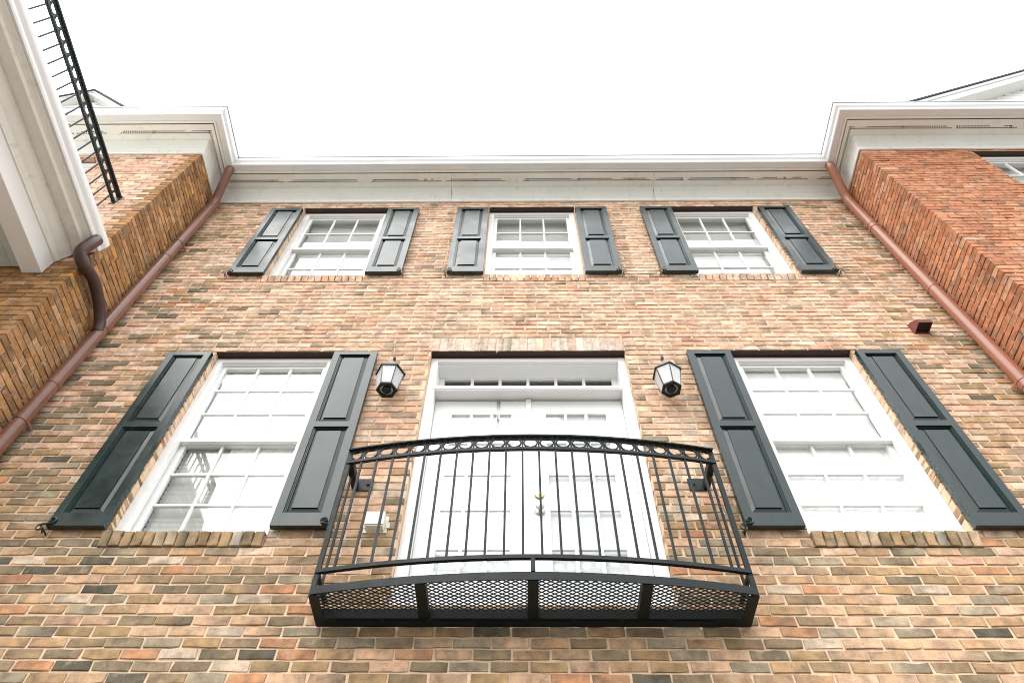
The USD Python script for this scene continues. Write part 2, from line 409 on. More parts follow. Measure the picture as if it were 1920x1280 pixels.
def main_tone(u, h):
    """sky glare and edge shade put into the mixed brick tones: paler and more even above, darker and more mixed low down and out at the ends"""
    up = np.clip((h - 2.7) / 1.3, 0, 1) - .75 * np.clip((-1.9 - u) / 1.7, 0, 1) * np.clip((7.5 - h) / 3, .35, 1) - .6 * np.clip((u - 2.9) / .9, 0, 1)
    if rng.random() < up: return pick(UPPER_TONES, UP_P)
    t = .85 * np.clip((-.8 - u) / 1.6, 0, 1) + (.55 if h < 2.45 and -1.2 < u < 1.4 else 0)  # darker mix left and under the balcony: real tone plus vignette painted in
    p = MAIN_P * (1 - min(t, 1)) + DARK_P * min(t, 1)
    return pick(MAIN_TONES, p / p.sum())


def red_tone(u, h): return pick(RED_TONES, RED_P)
def gold_tone(u, h): return pick(GOLD_TONES, GOLD_P)
def gold_front(u, h): return pick(PALE_TONES, [.35, .3, .2, .15]) if h > 5.5 else gold_tone(u, h)  # bright front above, shaded front below the porch, both painted into the tones


# ------------------------------------------------------------------ the setting
XL, XR, YW = -3.69, 3.90, -0.61            # inner faces of the two wings, and how far they step forward
g = MB(); g.quad((-60, -80, 0), (60, -80, 0), (60, 60, 0), (-60, 60, 0))
tag(obj('ground', g, 'concrete'), kind='structure')

# ------------------------------------------------------------------ houses
mid = thing('brick_townhouse', 'recessed tan and olive brick townhouse front with five shuttered windows and a white double door', 'townhouse', (0, 0, 0), group='brick townhouses round the court')
right = thing('brick_townhouse', 'orange red brick townhouse stepping forward at the right edge, white gable above its eave', 'townhouse', (6.5, YW, 0), group='brick townhouses round the court')
left = thing('brick_townhouse', 'brown brick townhouse, upper front painted pinkish for brightness, stepping forward at the left behind the white porch', 'townhouse', (-6.5, YW, 0), group='brick townhouses round the court')

WIN = {  # x0, x1, sill top, head, muntin rows
    'UL': (-2.55, -1.55, 6.318, 8.02, 2), 'UM': (-0.362, 0.638, 6.318, 8.02, 2), 'UR': (1.745, 2.745, 6.318, 8.02, 2),
    'LL': (-2.55, -1.55, 3.035, 5.005, 3), 'LR': (1.745, 2.745, 3.035, 5.005, 3)}
DOOR = (-0.745, 0.87, 2.526, 5.005)
TOP = 8.17

openings = [(a, b, c - 0.107, d) for a, b, c, d, _ in WIN.values()] + [DOOR]
sill_gap = [(a - 0.004, b + 0.004, c - 0.107, c) for a, b, c, d, _ in WIN.values()]


def slab(x0, x1, y0, y1, z0, z1, holes, axis='y'):
    import manifold3d as m3
    def bx(x0, x1, y0, y1, z0, z1): return m3.Manifold.cube((x1 - x0, y1 - y0, z1 - z0)).translate((x0, y0, z0))
    m = bx(x0, x1, y0, y1, z0, z1)
    for h in holes: m = m - bx(*h)
    t = m.to_mesh(); mb = MB(); mb.add(np.array(t.vert_properties)[:, :3], np.array(t.tri_verts)); return mb


# mortar backing of the middle front, with the openings cut through
wall_mid = part_group(mid, 'wall')
obj('mortar_bed', slab(XL - 0.05, XR + 0.05, 0.0066, 0.26, 0, W(8.6), [(a, b, -1, 1, W(c), W(d)) for a, b, c, d in openings]), 'mortar_tan', wall_mid)
wm = Wall((0, 0, 0), (1, 0, 0), (0, -1, 0))
SOLD = (DOOR[0] - 0.003, DOOR[1] + 0.003, 5.005, 5.005 + 3 * CH)
wm.flash = .07
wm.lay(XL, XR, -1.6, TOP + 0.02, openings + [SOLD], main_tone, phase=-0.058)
ns = 24; pw = (SOLD[1] - SOLD[0]) / ns
for k in range(ns):
    c = pick(np.array([(.72, .59, .49), (.73, .53, .42), (.67, .58, .48)]), [.45, .3, .25])
    wm.brick(SOLD[0] + k * pw + 0.004, SOLD[0] + (k + 1) * pw - 0.004, W(SOLD[2]) + 0.003, W(SOLD[3]) - 0.006, c)
lay_into(mid, [(wm, wall_mid)])


def lintel(house, x0, x1, h, y):
    b = MB().box(x0 - 0.09, x1 + 0.09, y + 0.006, y + 0.10, W(h) - 0.001, W(h) + 0.007, 0.001)
    b.box(x0 + 0.001, x1 - 0.001, y + 0.060, y + 0.10, W(h) - 0.016, W(h) - 0.001, 0.001)
    obj('lintel', b, 'lintel_brown', house)


def sill(house, x0, x1, top, y, tones, p, out=.042):
    """sloping course of header bricks on edge, each its own brick"""
    gsill = part_group(house, 'window_sill')
    n = 15; w = (x1 - x0) / n; a = math.radians(13)
    mb = MB()
    for k in range(n):
        tone = pick(tones, p); u0, u1 = x0 + k * w + 0.0045, x0 + (k + 1) * w - 0.0045
        B = Bricks(); wl = Wall((0, 0, 0), (1, 0, 0), (0, -1, 0))
        wl.brick(u0, u1, 0, 0.098, tone, depth=0.13, r=0.003)
        v = wl.V[0]; yy = v[:, 1]; zz = v[:, 2] - 0.098
        v = np.stack([v[:, 0], y - out + math.cos(a) * yy - math.sin(a) * zz, W(top) - 0.012 + math.sin(a) * yy + math.cos(a) * zz + rng.normal(0, 0.001)], 1)
        B.put(v, _bf, wl.C[0])
        obj('brick', B, 'fired_brick', gsill)
    mb.box(x0 + 0.004, x1 - 0.004, y - out + .032, y + 0.10, W(top) - 0.095, W(top) - 0.022, 0.002)
    obj('mortar_bed', mb, 'mortar_tan', gsill)


for k, (a, b, c, d, r) in WIN.items():
    lintel(mid, a, b, d, 0)
    sill(mid, a, b, c, 0, UPPER_TONES if k[0] == 'U' else SILL_TONES, UP_P if k[0] == 'U' else [.3, .25, .2, .15, .1], .024 if k[0] == 'U' else .034)
lintel(mid, DOOR[0], DOOR[1], DOOR[3], 0)


def window(house, x0, x1, zb, zt, rows, y=0.0, cols=3, blind=True, drape=None):
    """double-hung window with brick mould, two sashes, glazing bars and a pane for every light"""
    w = part_group(house, 'window'); zb, zt = W(zb), W(zt)
    ct = 0.058
    f = MB()
    yo = y + 0.066
    f.box(x0 + 0.002, x0 + ct, yo, y + 0.125, zb, zt - 0.002, 0.004); f.box(x1 - ct, x1 - 0.002, yo, y + 0.125, zb, zt - 0.002, 0.004)
    f.box(x0 + ct + 0.0005, x1 - ct - 0.0005, yo + 0.001, y + 0.125, zt - ct, zt - 0.0025, 0.004)
    f.box(x0 + ct + 0.0005, x1 - ct - 0.0005, yo - 0.004, y + 0.20, zb, zb + 0.024, 0.004)
    obj('frame', f, 'white_paint', w)
    s = MB()   # parting strip and jamb liner behind the brick mould
    jx0, jx1 = x0 + ct - 0.014, x1 - ct + 0.014
    s.box(jx0 - 0.02, jx0 + 0.012 + 0.006, y + 0.088, y + 0.104, zb + 0.024, zt - ct + 0.004, 0.002)
    s.box(jx1 - 0.018, jx1 + 0.02, y + 0.088, y + 0.104, zb + 0.024, zt - ct + 0.004, 0.002)
    s.box(jx0 + 0.019, jx1 - 0.019, y + 0.0885, y + 0.1035, zt - ct - 0.014, zt - ct + 0.004, 0.002)
    s.box(x0, jx0 + 0.004, y + 0.126, y + 0.25, zb, zt, 0.001); s.box(jx1 - 0.004, x1, y + 0.126, y + 0.25, zb, zt, 0.001)
    s.box(jx0 + 0.0045, jx1 - 0.0045, y + 0.126, y + 0.25, zt - ct + 0.006, zt, 0.001)
    obj('jamb_liner', s, 'white_paint', w)
    mz = (zb + 0.024 + zt - ct) / 2 + 0.008
    for upper in (True, False):
        ya, yb_ = (y + 0.106, y + 0.141) if upper else (y + 0.145, y + 0.180)
        a, b = jx0 + 0.006, jx1 - 0.006
        z0, z1 = (mz - 0.018, zt - ct - 0.002) if upper else (zb + 0.025, mz + 0.018)
        st, tr, br = 0.046, (0.040 if upper else 0.036), (0.036 if upper else 0.062)
        q = MB()
        q.box(a, a + st, ya, yb_, z0, z1, 0.003); q.box(b - st, b, ya, yb_, z0, z1, 0.003)
        q.box(a + st, b - st, ya + .0005, yb_ - .0005, z1 - tr, z1 - .0005, 0.003); q.box(a + st, b - st, ya + .0005, yb_ - .0005, z0 + .0005, z0 + br, 0.003)
        obj('upper_sash' if upper else 'lower_sash', q, 'white_paint', w)
        gx0, gx1, gz0, gz1 = a + st, b - st, z0 + br, z1 - tr
        cw, rh, mw = (gx1 - gx0) / cols, (gz1 - gz0) / rows, 0.018
        yc = (ya + yb_) / 2
        for i in range(1, cols):
            obj('glazing_bar', MB().box(gx0 + i * cw - mw / 2, gx0 + i * cw + mw / 2, yc - 0.0125, yc + 0.0125, gz0, gz1, 0.004), 'white_paint', w)
        for j in range(1, rows):
            obj('glazing_bar', MB().box(gx0, gx1, yc - 0.0115, yc + 0.0115, gz0 + j * rh - mw / 2, gz0 + j * rh + mw / 2, 0.004), 'white_paint', w)
        for i in range(cols):
            for j in range(rows):
                l, r_, t0, t1 = gx0 + i * cw + (mw * .5 if i else 0), gx0 + (i + 1) * cw - (mw * .5 if i < cols - 1 else 0), gz0 + j * rh + (mw * .5 if j else 0), gz0 + (j + 1) * rh - (mw * .5 if j < rows - 1 else 0)
                tx, tz = rng.normal(0, 0.0006, 2)   # panes never sit perfectly true
                p = MB().box(l, r_, yc - 0.002, yc + 0.002, t0, t1, 0.0004)
                v = p.v[0]; v[:, 1] += (v[:, 0] - l) / (r_ - l) * tx + (v[:, 2] - t0) / (t1 - t0) * tz
                obj('pane', p, 'window_glass', w)
    bl = MB()
    if blind:
        yb_ = y + 0.235; pitch = 0.042; n = int((zt - zb - 0.02) / pitch)
        for k in range(n):
            z = zt - 0.03 - k * pitch + rng.normal(0, 0.0012)
            t = math.radians(52 + rng.normal(0, 1.5))
            dy, dz = 0.025 * math.cos(t), 0.025 * math.sin(t)
            bl.obox((x0 + 0.075, yb_, z), (x1 - 0.075, yb_ + rng.normal(0, .0008), z + rng.normal(0, .0015)), 0.05, 0.0022, up=(0, dz * 40 * 0.5 + 0.1, 1) if False else (0, math.sin(t), math.cos(t)), c=0.0005)
        obj('blind_slats', bl, 'blind_white', w, kind='stuff')
    if drape:
        for (u0, u1, za, zb2, sweep) in drape:
            n, m_ = 60, 14; V, F = [], []
            for i in range(n + 1):
                for j in range(m_ + 1):
                    tt = j / m_; xx = u0 + (u1 - u0) * i / n
                    e = u0 + (u1 - u0) * (1 - sweep * (tt ** 2)) if sweep >= 0 else u0
                    xr = u0 + (xx - u0) * (1 - abs(sweep) * tt ** 2) if sweep >= 0 else u1 - (u1 - xx) * (1 - abs(sweep) * tt ** 2)
                    V.append((xr, y + 0.187 + 0.0022 * math.sin(i * 1.05) + 0.0015 * math.sin(i * 0.37 + tt * 2), W(za) + (W(zb2) - W(za)) * (1 - tt)))
            for i in range(n):
                for j in range(m_):
                    p = i * (m_ + 1) + j
                    F += [(p, p + 1, p + m_ + 2), (p, p + m_ + 2, p + m_ + 1)]
            obj('curtain', MB().add(V, F), 'sheer_white', w, smooth=True)
    r = MB()
    X0, X1, Y0, Y1, Z0, Z1 = x0 - 0.25, x1 + 0.25, y + 0.262, y + 1.5, zb - 0.3, zt + 0.25
    r.quad((X0, Y1, Z0), (X1, Y1, Z0), (X1, Y1, Z1), (X0, Y1, Z1)); r.quad((X0, Y0, Z0), (X0, Y1, Z0), (X0, Y1, Z1), (X0, Y0, Z1))
    r.quad((X1, Y0, Z0), (X1, Y1, Z0), (X1, Y1, Z1), (X1, Y0, Z1)); r.quad((X0, Y0, Z1), (X1, Y0, Z1), (X1, Y1, Z1), (X0, Y1, Z1)); r.quad((X0, Y0, Z0), (X1, Y0, Z0), (X1, Y1, Z0), (X0, Y1, Z0))
    obj('room', r, 'room_plaster', w)
    return w


for k, (a, b, c, d, rows) in WIN.items():
    drape = None
    if k == 'LL': drape = [(a + 0.07, b - 0.07, 4.0, 4.99, 0.0), (a + 0.42, b - 0.07, 3.05, 4.0, -0.18)]
    if k == 'LR': drape = [(a + 0.07, b - 0.07, 3.05, 4.99, 0.0)]
    window(mid, a, b, c, d, rows, drape=drape)

# ------------------------------------------------------------------ shutters
SH = {'UL': [(-2.895, -2.535), (-1.53, -1.17)], 'UM': [(-.725, -.365), (.64, 1.0)], 'UR': [(1.39, 1.75), (2.755, 3.115)],
      'LL': [(-2.90, -2.545), (-1.53, -1.175)], 'LR': [(1.362, 1.717), (2.74, 3.10)]}


def shutter(x0, x1, z0, z1, mid_z, outer):
    s = part_group(mid, 'shutter'); z0, z1, mid_z = W(z0), W(z1), W(mid_z)
    st, tr, br, mr = 0.052, 0.048, 0.105, 0.058
    yf, yb_ = -0.056, -0.018
    f = MB()
    f.box(x0, x0 + st, yf, yb_, z0, z1, 0.003); f.box(x1 - st, x1, yf, yb_, z0, z1, 0.003)
    f.box(x0 + st, x1 - st, yf + .0004, yb_ - .0004, z1 - tr, z1 - .0004, 0.003); f.box(x0 + st, x1 - st, yf + .0004, yb_ - .0004, z0 + .0004, z0 + br, 0.003)
    f.box(x0 + st, x1 - st, yf + .0004, yb_ - .0004, mid_z - mr / 2, mid_z + mr / 2, 0.003)
    # ovolo moulding round each panel: two small steps
    panels = ((mid_z + mr / 2, z1 - tr), (z0 + br, mid_z - mr / 2))
    for (a, b) in panels:
        for k, (o, yy) in enumerate(((0.0, yf + 0.009), (0.007, yf + 0.016))):
            e = 0.008
            f.box(x0 + st + o - .001, x0 + st + o + e, yy, yb_ - .001, a + o, b - o, 0.002); f.box(x1 - st - o - e, x1 - st - o + .001, yy, yb_ - .001, a + o, b - o, 0.002)
            f.box(x0 + st + o, x1 - st - o, yy + .0003, yb_ - .0013, a + o - .001, a + o + e, 0.002); f.box(x0 + st + o, x1 - st - o, yy + .0003, yb_ - .0013, b - o - e, b - o + .001, 0.002)
    obj('frame', f, 'shutter_green', s)
    for (a, b) in panels:   # raised and fielded panel
        xa, xb, za, zb = x0 + st + 0.004, x1 - st - 0.004, a + 0.004, b - 0.004
        bev = 0.040; yo, yi = yf + 0.026, yf + 0.004
        V = [(xa, yo, za), (xb, yo, za), (xb, yo, zb), (xa, yo, zb)]
        I = [(xa + bev, yo - .012, za + bev), (xb - bev, yo - .012, za + bev), (xb - bev, yo - .012, zb - bev), (xa + bev, yo - .012, zb - bev)]
        T = [(p[0], yi, p[2]) for p in I]
        B = [(p[0], yb_ - .002, p[2]) for p in V]
        F = []
        for lo, hi in ((0, 4), (4, 8), (12, 0)):
            for k in range(4):
                j = (k + 1) % 4; F += [(lo + k, lo + j, hi + j), (lo + k, hi + j, hi + k)]
        F += [(8, 9, 10), (8, 10, 11), (12, 14, 13), (12, 15, 14)]
        obj('panel', MB().add(V + I + T + B, F), 'shutter_green', s)
    # wrought S-shaped holdback pinned to the wall at the outer bottom corner
    xo = x0 + 0.012 if outer < 0 else x1 - 0.012
    t = np.linspace(0, 1, 34); pts = []
    for q in t:
        if q < 0.5: a = q / 0.5; ang = -math.pi / 2 + 2.1 * math.pi * (1 - a); rad = 0.010 + 0.016 * a; c = (0.030, 0.055)
        else: a = (q - .5) / .5; ang = math.pi / 2 + 2.1 * math.pi * a; rad = 0.026 - 0.016 * a; c = (-0.014, -0.005)
        pts.append((c[0] + rad * math.cos(ang), c[1] + rad * math.sin(ang)))
    P = np.array(pts)
    yy = -0.064
    hb = MB().tube(np.stack([xo - outer * (P[:, 0] - 0.018), np.full(len(P), yy), z0 - 0.018 + P[:, 1]], 1), 0.0055, 6)
    hb.tube([(xo + outer * 0.02, -0.066, z0 - 0.022), (xo + outer * 0.02, 0.004, z0 - 0.022)], 0.006, 6)
    hb.tube([(xo + outer * 0.02, yy, z0 - 0.014), (xo + outer * 0.027, yy + 0.02, z0 - 0.024), (xo + outer * 0.034, yy + 0.045, z0 - 0.027)], [0.005, 0.005, 0.006], 6)
    obj('holdback', hb, 'shutter_green' if z0 < W(5) else 'holdback_worn', s)


paint('holdback_worn', (0.20, 0.18, 0.15), rough=0.6, var=0.4, scale=60)
for k, pr in SH.items():
    z0, z1, mz = (6.315, 7.89, 7.085) if k[0] == 'U' else (3.045, 4.925, 4.0)
    for i, (a, b) in enumerate(pr): shutter(a, b, z0, z1, mz, -1 if i == 0 else 1)

# ------------------------------------------------------------------ double door with transom
dr = part_group(mid, 'double_door')
x0, x1, zb, zt = DOOR[0], DOOR[1], W(DOOR[2]), W(DOOR[3])
fr = MB()
fr.box(x0 + .002, x0 + .058, 0.066, 0.13, zb, zt - .002, .004); fr.box(x1 - .058, x1 - .002, 0.066, 0.13, zb, zt - .002, .004)
fr.box(x0 + .0585, x1 - .0585, 0.067, 0.13, zt - .060, zt - .0025, .004)
fr.box(x0 + .045, x0 + .062, 0.095, 0.26, zb, zt - .05, .003); fr.box(x1 - .062, x1 - .045, 0.095, 0.26, zb, zt - .05, .003)
fr.box(x0 + .062, x1 - .062, 0.096, 0.26, zt - .072, zt - .055, .003)
fr.box(x0, x0 + .046, 0.131, 0.27, zb, zt, .001); fr.box(x1 - .046, x1, 0.131, 0.27, zb, zt, .001); fr.box(x0 + .0465, x1 - .0465, 0.131, 0.27, zt - .054, zt, .001)
obj('frame', fr, 'door_white', dr)
jx0, jx1 = x0 + .0625, x1 - .0625
tb = MB()
tb.prism([(0.084, W(4.602)), (0.084, W(4.632)), (0.094, W(4.644)), (0.262, W(4.672)), (0.262, W(4.602))], jx0 - 0.012, jx1 + 0.012, axes=[(0, 1, 0), (0, 0, 1), (1, 0, 0)])
tb.box(jx0, jx1, 0.092, 0.10, W(4.590), W(4.6015), .002)
obj('transom_bar', tb, 'door_white', dr)
ts = MB()
tz0, tz1 = W(4.676), zt - .0725
ts.box(jx0, jx0 + .046, 0.226, 0.258, tz0, tz1, .003); ts.box(jx1 - .046, jx1, 0.226, 0.258, tz0, tz1, .003)
ts.box(jx0 + .046, jx1 - .046, 0.2265, 0.2575, tz1 - .018, tz1 - .0005, .003); ts.box(jx0 + .046, jx1 - .046, 0.2265, 0.2575, tz0 + .0005, tz0 + .04, .003)
obj('transom_sash', ts, 'door_white', dr)
tw = (jx1 - jx0 - .092) / 6
for k in range(6):
    a = jx0 + .046 + k * tw
    if k: obj('glazing_bar', MB().box(a - .0125, a + .0125, 0.228, 0.256, tz0 + .04, tz1 - .018, .004), 'door_white', dr)
    obj('transom_pane', MB().box(a + (.0125 if k else 0), a + tw - (.0125 if k < 5 else 0), 0.241, 0.245, tz0 + .04, tz1 - .018, .0004), 'window_glass', dr)
cx = (x0 + x1) / 2
dz0, dz1 = zb + .03, W(4.583)
for s, (a, b) in enumerate(((jx0 + .003, cx - .002), (cx + .002, jx1 - .003))):
    lf = MB(); ya, yb_ = 0.203, 0.247
    so, si = (0.135, 0.125) if s == 0 else (0.125, 0.135)
    lf.box(a, a + so, ya, yb_, dz0, dz1, .003); lf.box(b - si, b, ya, yb_, dz0, dz1, .003)
    lf.box(a + so, b - si, ya + .0004, yb_ - .0004, dz1 - .165, dz1 - .0004, .003); lf.box(a + so, b - si, ya + .0004, yb_ - .0004, dz0 + .0004, dz0 + .20, .003)
    gx0, gx1, gz0, gz1 = a + so, b - si, dz0 + .20, dz1 - .165
    # raised glazing lip round the glass
    for (p, q, r_, t) in ((gx0 - .02, gx0 + .006, gz0 - .02, gz1 + .02), (gx1 - .006, gx1 + .02, gz0 - .02, gz1 + .02)): lf.box(p, q, ya - .009, ya + .005, r_, t, .004)
    for (r_, t) in ((gz0 - .02, gz0 + .006), (gz1 - .006, gz1 + .02)): lf.box(gx0 + .0065, gx1 - .0065, ya - .0088, ya + .005, r_, t, .004)
    obj('door_leaf', lf, 'door_white', dr)
    cw, rh = (gx1 - gx0) / 3, (gz1 - gz0) / 5
    for i in range(1, 3): obj('glazing_bar', MB().box(gx0 + i * cw - .011, gx0 + i * cw + .011, ya - .004, .221, gz0 + .006, gz1 - .006, .005), 'door_white', dr)
    for j in range(1, 5): obj('glazing_bar', MB().box(gx0 + .006, gx1 - .006, ya - .003, .220, gz0 + j * rh - .011, gz0 + j * rh + .011, .005), 'door_white', dr)
    for i in range(3):
        for j in range(5):
            obj('pane', MB().box(gx0 + i * cw + .011 * (i > 0), gx0 + (i + 1) * cw - .011 * (i < 2), 0.210, 0.214, gz0 + j * rh + .011 * (j > 0), gz0 + (j + 1) * rh - .011 * (j < 4), .0004), 'window_glass', dr)
    bl = MB()
    for k in range(int((gz1 - gz0 + .1) / .03)):
        z = gz1 + .05 - k * .03
        t = math.radians((84 if s == 0 else 74) + rng.normal(0, 1.5))
        bl.obox((gx0 + .001, 0.240, z), (gx1 - .001, 0.240, z + rng.normal(0, .001)), .034, .002, up=(0, math.sin(t), math.cos(t)), c=.0004)
    obj('blind_slats', bl, 'sheer_white', dr, kind='stuff')
obj('astragal', MB().box(cx - .021, cx + .021, .186, .202, dz0, dz1 + .002, .006), 'door_white', dr)
obj('threshold', MB().box(x0 + .004, x1 - .004, .02, .26, zb - .03 + .002, zb + .026, .006), 'door_white', dr)
kx = 0.128
db = MB(); prof = lambda P: [(r, z) for r, z in P]
def knob(mb, x, z, P):
    t = MB().lathe(P, (0, 0, 0), 18); v = t.v[0]; mb.add(np.stack([v[:, 0] + x, 0.203 - v[:, 2], v[:, 1] + z], 1), t.f[0][:, ::-1])
knob(db, kx, W(3.545), [(0.0, -.002), (.034, -.002), (.034, .006), (.028, .014), (.012, .016), (.011, .022), (0, .023)])
obj('deadbolt', db, 'brass', dr)
kb = MB(); knob(kb, kx, W(3.40), [(0, -.002), (.034, -.002), (.034, .006), (.026, .011), (.012, .014), (.012, .034), (.024, .042), (.030, .054), (.026, .066), (.012, .071), (0, .072)])
obj('door_knob', kb, 'steel', dr)
rm = MB(); X0, X1, Y0, Y1, Z0, Z1 = x0 - .1, x1 + .1, .29, 1.6, zb - .05, zt + .2
rm.quad((X0, Y1, Z0), (X1, Y1, Z0), (X1, Y1, Z1), (X0, Y1, Z1)); rm.quad((X0, Y0, Z0), (X0, Y1, Z0), (X0, Y1, Z1), (X0, Y0, Z1)); rm.quad((X1, Y0, Z0), (X1, Y1, Z0), (X1, Y1, Z1), (X1, Y0, Z1))
rm.quad((X0, Y0, Z1), (X1, Y0, Z1), (X1, Y1, Z1), (X0, Y1, Z1)); rm.quad((X0, Y0, Z0), (X1, Y0, Z0), (X1, Y1, Z0), (X0, Y1, Z0))
obj('room', rm, 'dark_interior', dr)

# wreath hanger over the left leaf
wx = -0.175
wh = thing('wreath_hanger', 'thin grey metal wreath hanger hooked over the top of the left door leaf', 'wreath hanger', (wx, .2, W(4.58)))
b = MB().box(wx - .011, wx + .011, .1955, .199, W(4.345), W(4.583), .0008)
b.box(wx - .011, wx + .011, .1955, .2495, W(4.5835), W(4.587), .0008)
obj('strap', b, 'steel', wh)
b = MB(); a = np.linspace(-.3, math.pi + .3, 12)
b.tube([(wx, .19 - .022 + .022 * math.cos(q), W(4.352) - .022 * math.sin(q)) for q in a], .006, 6)
obj('hook', b, 'steel', wh)
b = MB()
for k in range(4): b.box(wx - .006, wx + .006, .188, .1945, W(4.315 - k * .022), W(4.327 - k * .022), .002)
obj('dangling_links', b, 'steel', wh)

# ------------------------------------------------------------------ wings
RW = [(5.15, 6.15, 6.42, 8.125, 2)]
LW = [(-5.82, -4.79, 6.40, 8.10, 2)]


WJ, BLW, BHW = 0.0095, 0.1937, 0.0575


def wing(house, xin, sgn, tone_f, tone_r, mortar, wins, xout):
    """front face at YW and the short return towards the middle front"""
    front, ret = part_group(house, 'wall'), part_group(house, 'wall')
    op = [(a, b, c - .107, d) for a, b, c, d, _ in wins]
    xa, xb = (xin, xout) if sgn > 0 else (xout, xin)
    m = 0.009
    obj('mortar_bed', slab(xa + (m if sgn > 0 else 0), xb - (m if sgn < 0 else 0), YW + m, YW + .3, 0, W(8.6), [(a, b, -2, 1, W(c), W(d)) for a, b, c, d in op]), mortar, front)
    xr0, xr1 = (xin + m, xin + .3) if sgn > 0 else (xin - .3, xin - m)
    obj('mortar_bed', slab(xr0, xr1, YW + .3, 0.0, 0, W(8.6), []), mortar, ret)
    wf = Wall((0, YW, 0), (1, 0, 0), (0, -1, 0))
    wr = Wall((xin, 0, 0), (0, 1, 0), (-sgn, 0, 0))
    wf.flash = wr.flash = .012
    lo = -1.6
    for n in range(int(round((lo - 5.005) / CH)), int(math.ceil((TOP + .02 - 5.005) / CH - .2))):
        h0 = 5.005 + n * CH + WJ / 2; h1 = min(h0 + BHW, TOP + .018)
        if h1 - h0 < .012: continue
        hc = (h0 + h1) / 2; odd = n % 2
        # corner brick: stretcher seen on the front in even courses, on the return in odd ones
        cu = BLW if not odd else BD
        tcorner = tone_r(YW, hc)
        if sgn > 0:
            wf.brick(xin, xin + cu, W(h0), W(h1), tcorner, depth=(BD if not odd else BLW)); start = xin + cu + WJ
            cur = start
            while cur < xb:
                e = min(cur + BLW, xb)
                for (p, q) in cut(cur, e, hc, op): wf.brick(p, q, W(h0), W(h1), tone_f(p, hc), proud=rng.normal(0, .0008))
                cur = e + WJ
        else:
            wf.brick(xin - cu, xin, W(h0), W(h1), tcorner, depth=(BD if not odd else BLW)); cur = xin - cu - WJ
            while cur > xa:
                e = max(cur - BLW, xa)
                for (p, q) in cut(e, cur, hc, op): wf.brick(p, q, W(h0), W(h1), tone_f(p, hc), proud=rng.normal(0, .0008))
                cur = e - WJ
        cur = YW + (BD if not odd else BLW) + WJ
        while cur < -.02:
            e = min(cur + BLW, -.004)
            wr.brick(cur, e, W(h0), W(h1), tone_r(cur, hc), proud=rng.normal(0, .0008)); cur = e + WJ
    lay_into(house, [(wf, front), (wr, ret)])
    for a, b, c, d, r in wins:
        lintel(house, a, b, d, YW); window(house, a, b, c, d, r, y=YW)
        sill(house, a, b, c, YW, RED_TONES if sgn > 0 else GOLD_TONES, RED_P if sgn > 0 else GOLD_P)


def cut(a, b, hc, op):
    sp = [(a, b)]
    for (p, q, c, d) in op:
        if c - .004 < hc < d + .004: sp = [t for (l, r) in sp for t in ((l, min(r, p)), (max(l, q), r)) if t[1] - t[0] > .02]
    return sp


wing(right, XR, 1, red_tone, red_tone, 'mortar_rose', RW, 7.4)
wing(left, XL, -1, gold_front, gold_tone, 'mortar_tan', LW, -7.6)

# ------------------------------------------------------------------ eaves: frieze, soffit with vents, fascia, gutter
def side(o): return float(np.interp(o, [0, .02, .10, .16, .205, .27, .286, .39, .45], [0, .015, .03, .045, .075, .11, .125, .225, .285]))


PATHS = {'mid': lambda o: [(XL + side(o), -o), (XR - side(o), -o)],
         'right': lambda o: [(XR - side(o), -o), (XR - side(o), YW - o), (8.2, YW - o)],
         'left': lambda o: [(-8.2, YW - o), (XL + side(o), YW - o), (XL + side(o), -o)]}


def sweep(mb, path, prof):
    """prof: closed list of (offset from the wall, h); straight runs with mitred corners"""
    P = [[(*xy, W(h)) for xy in path(o)] for o, h in prof]
    n, m = len(prof), len(P[0]); V = [P[i][j] for j in range(m) for i in range(n)]; F = []
    for j in range(m - 1):
        for i in range(n):
            k = (i + 1) % n
            F += [(j * n + i, j * n + k, (j + 1) * n + k), (j * n + i, (j + 1) * n + k, (j + 1) * n + i)]
    mb.add(V, F); return mb


def caps(mb, n):
    v = mb.v[-1]; m = len(v)
    mb.f.append(np.array([(0, i + 1, i) for i in range(1, n - 1)] + [(m - n, m - n + i, m - n + i + 1) for i in range(1, n - 1)])); return mb


GUT = [(.390, 8.418), (.398, 8.430), (.402, 8.455), (.425, 8.485), (.432, 8.510), (.432, 8.552), (.422, 8.552), (.418, 8.49), (.385, 8.435), (.315, 8.435), (.315, 8.418)]
FRZ = [(-.03, TOP), (.018, TOP), (.024, TOP + .012), (.018, TOP + .03), (.018, 8.255), (.030, 8.268), (.040, 8.30), (.062, 8.345), (.092, 8.385), (.098, 8.416), (.098, 8.44), (-.03, 8.44)]
SOF1 = [(.098, 8.418), (.158, 8.418), (.158, 8.432), (.098, 8.432)]
SOF2 = [(.206, 8.418), (.272, 8.418), (.272, 8.432), (.206, 8.432)]
FAS = [(.287, 8.410), (.314, 8.410), (.314, 8.56), (.287, 8.56)]
BED = [(.272, 8.432), (.287, 8.432), (.287, 8.444), (.272, 8.444)]
CAV = [(.150, 8.47), (.215, 8.47), (.215, 8.474), (.150, 8.474)]
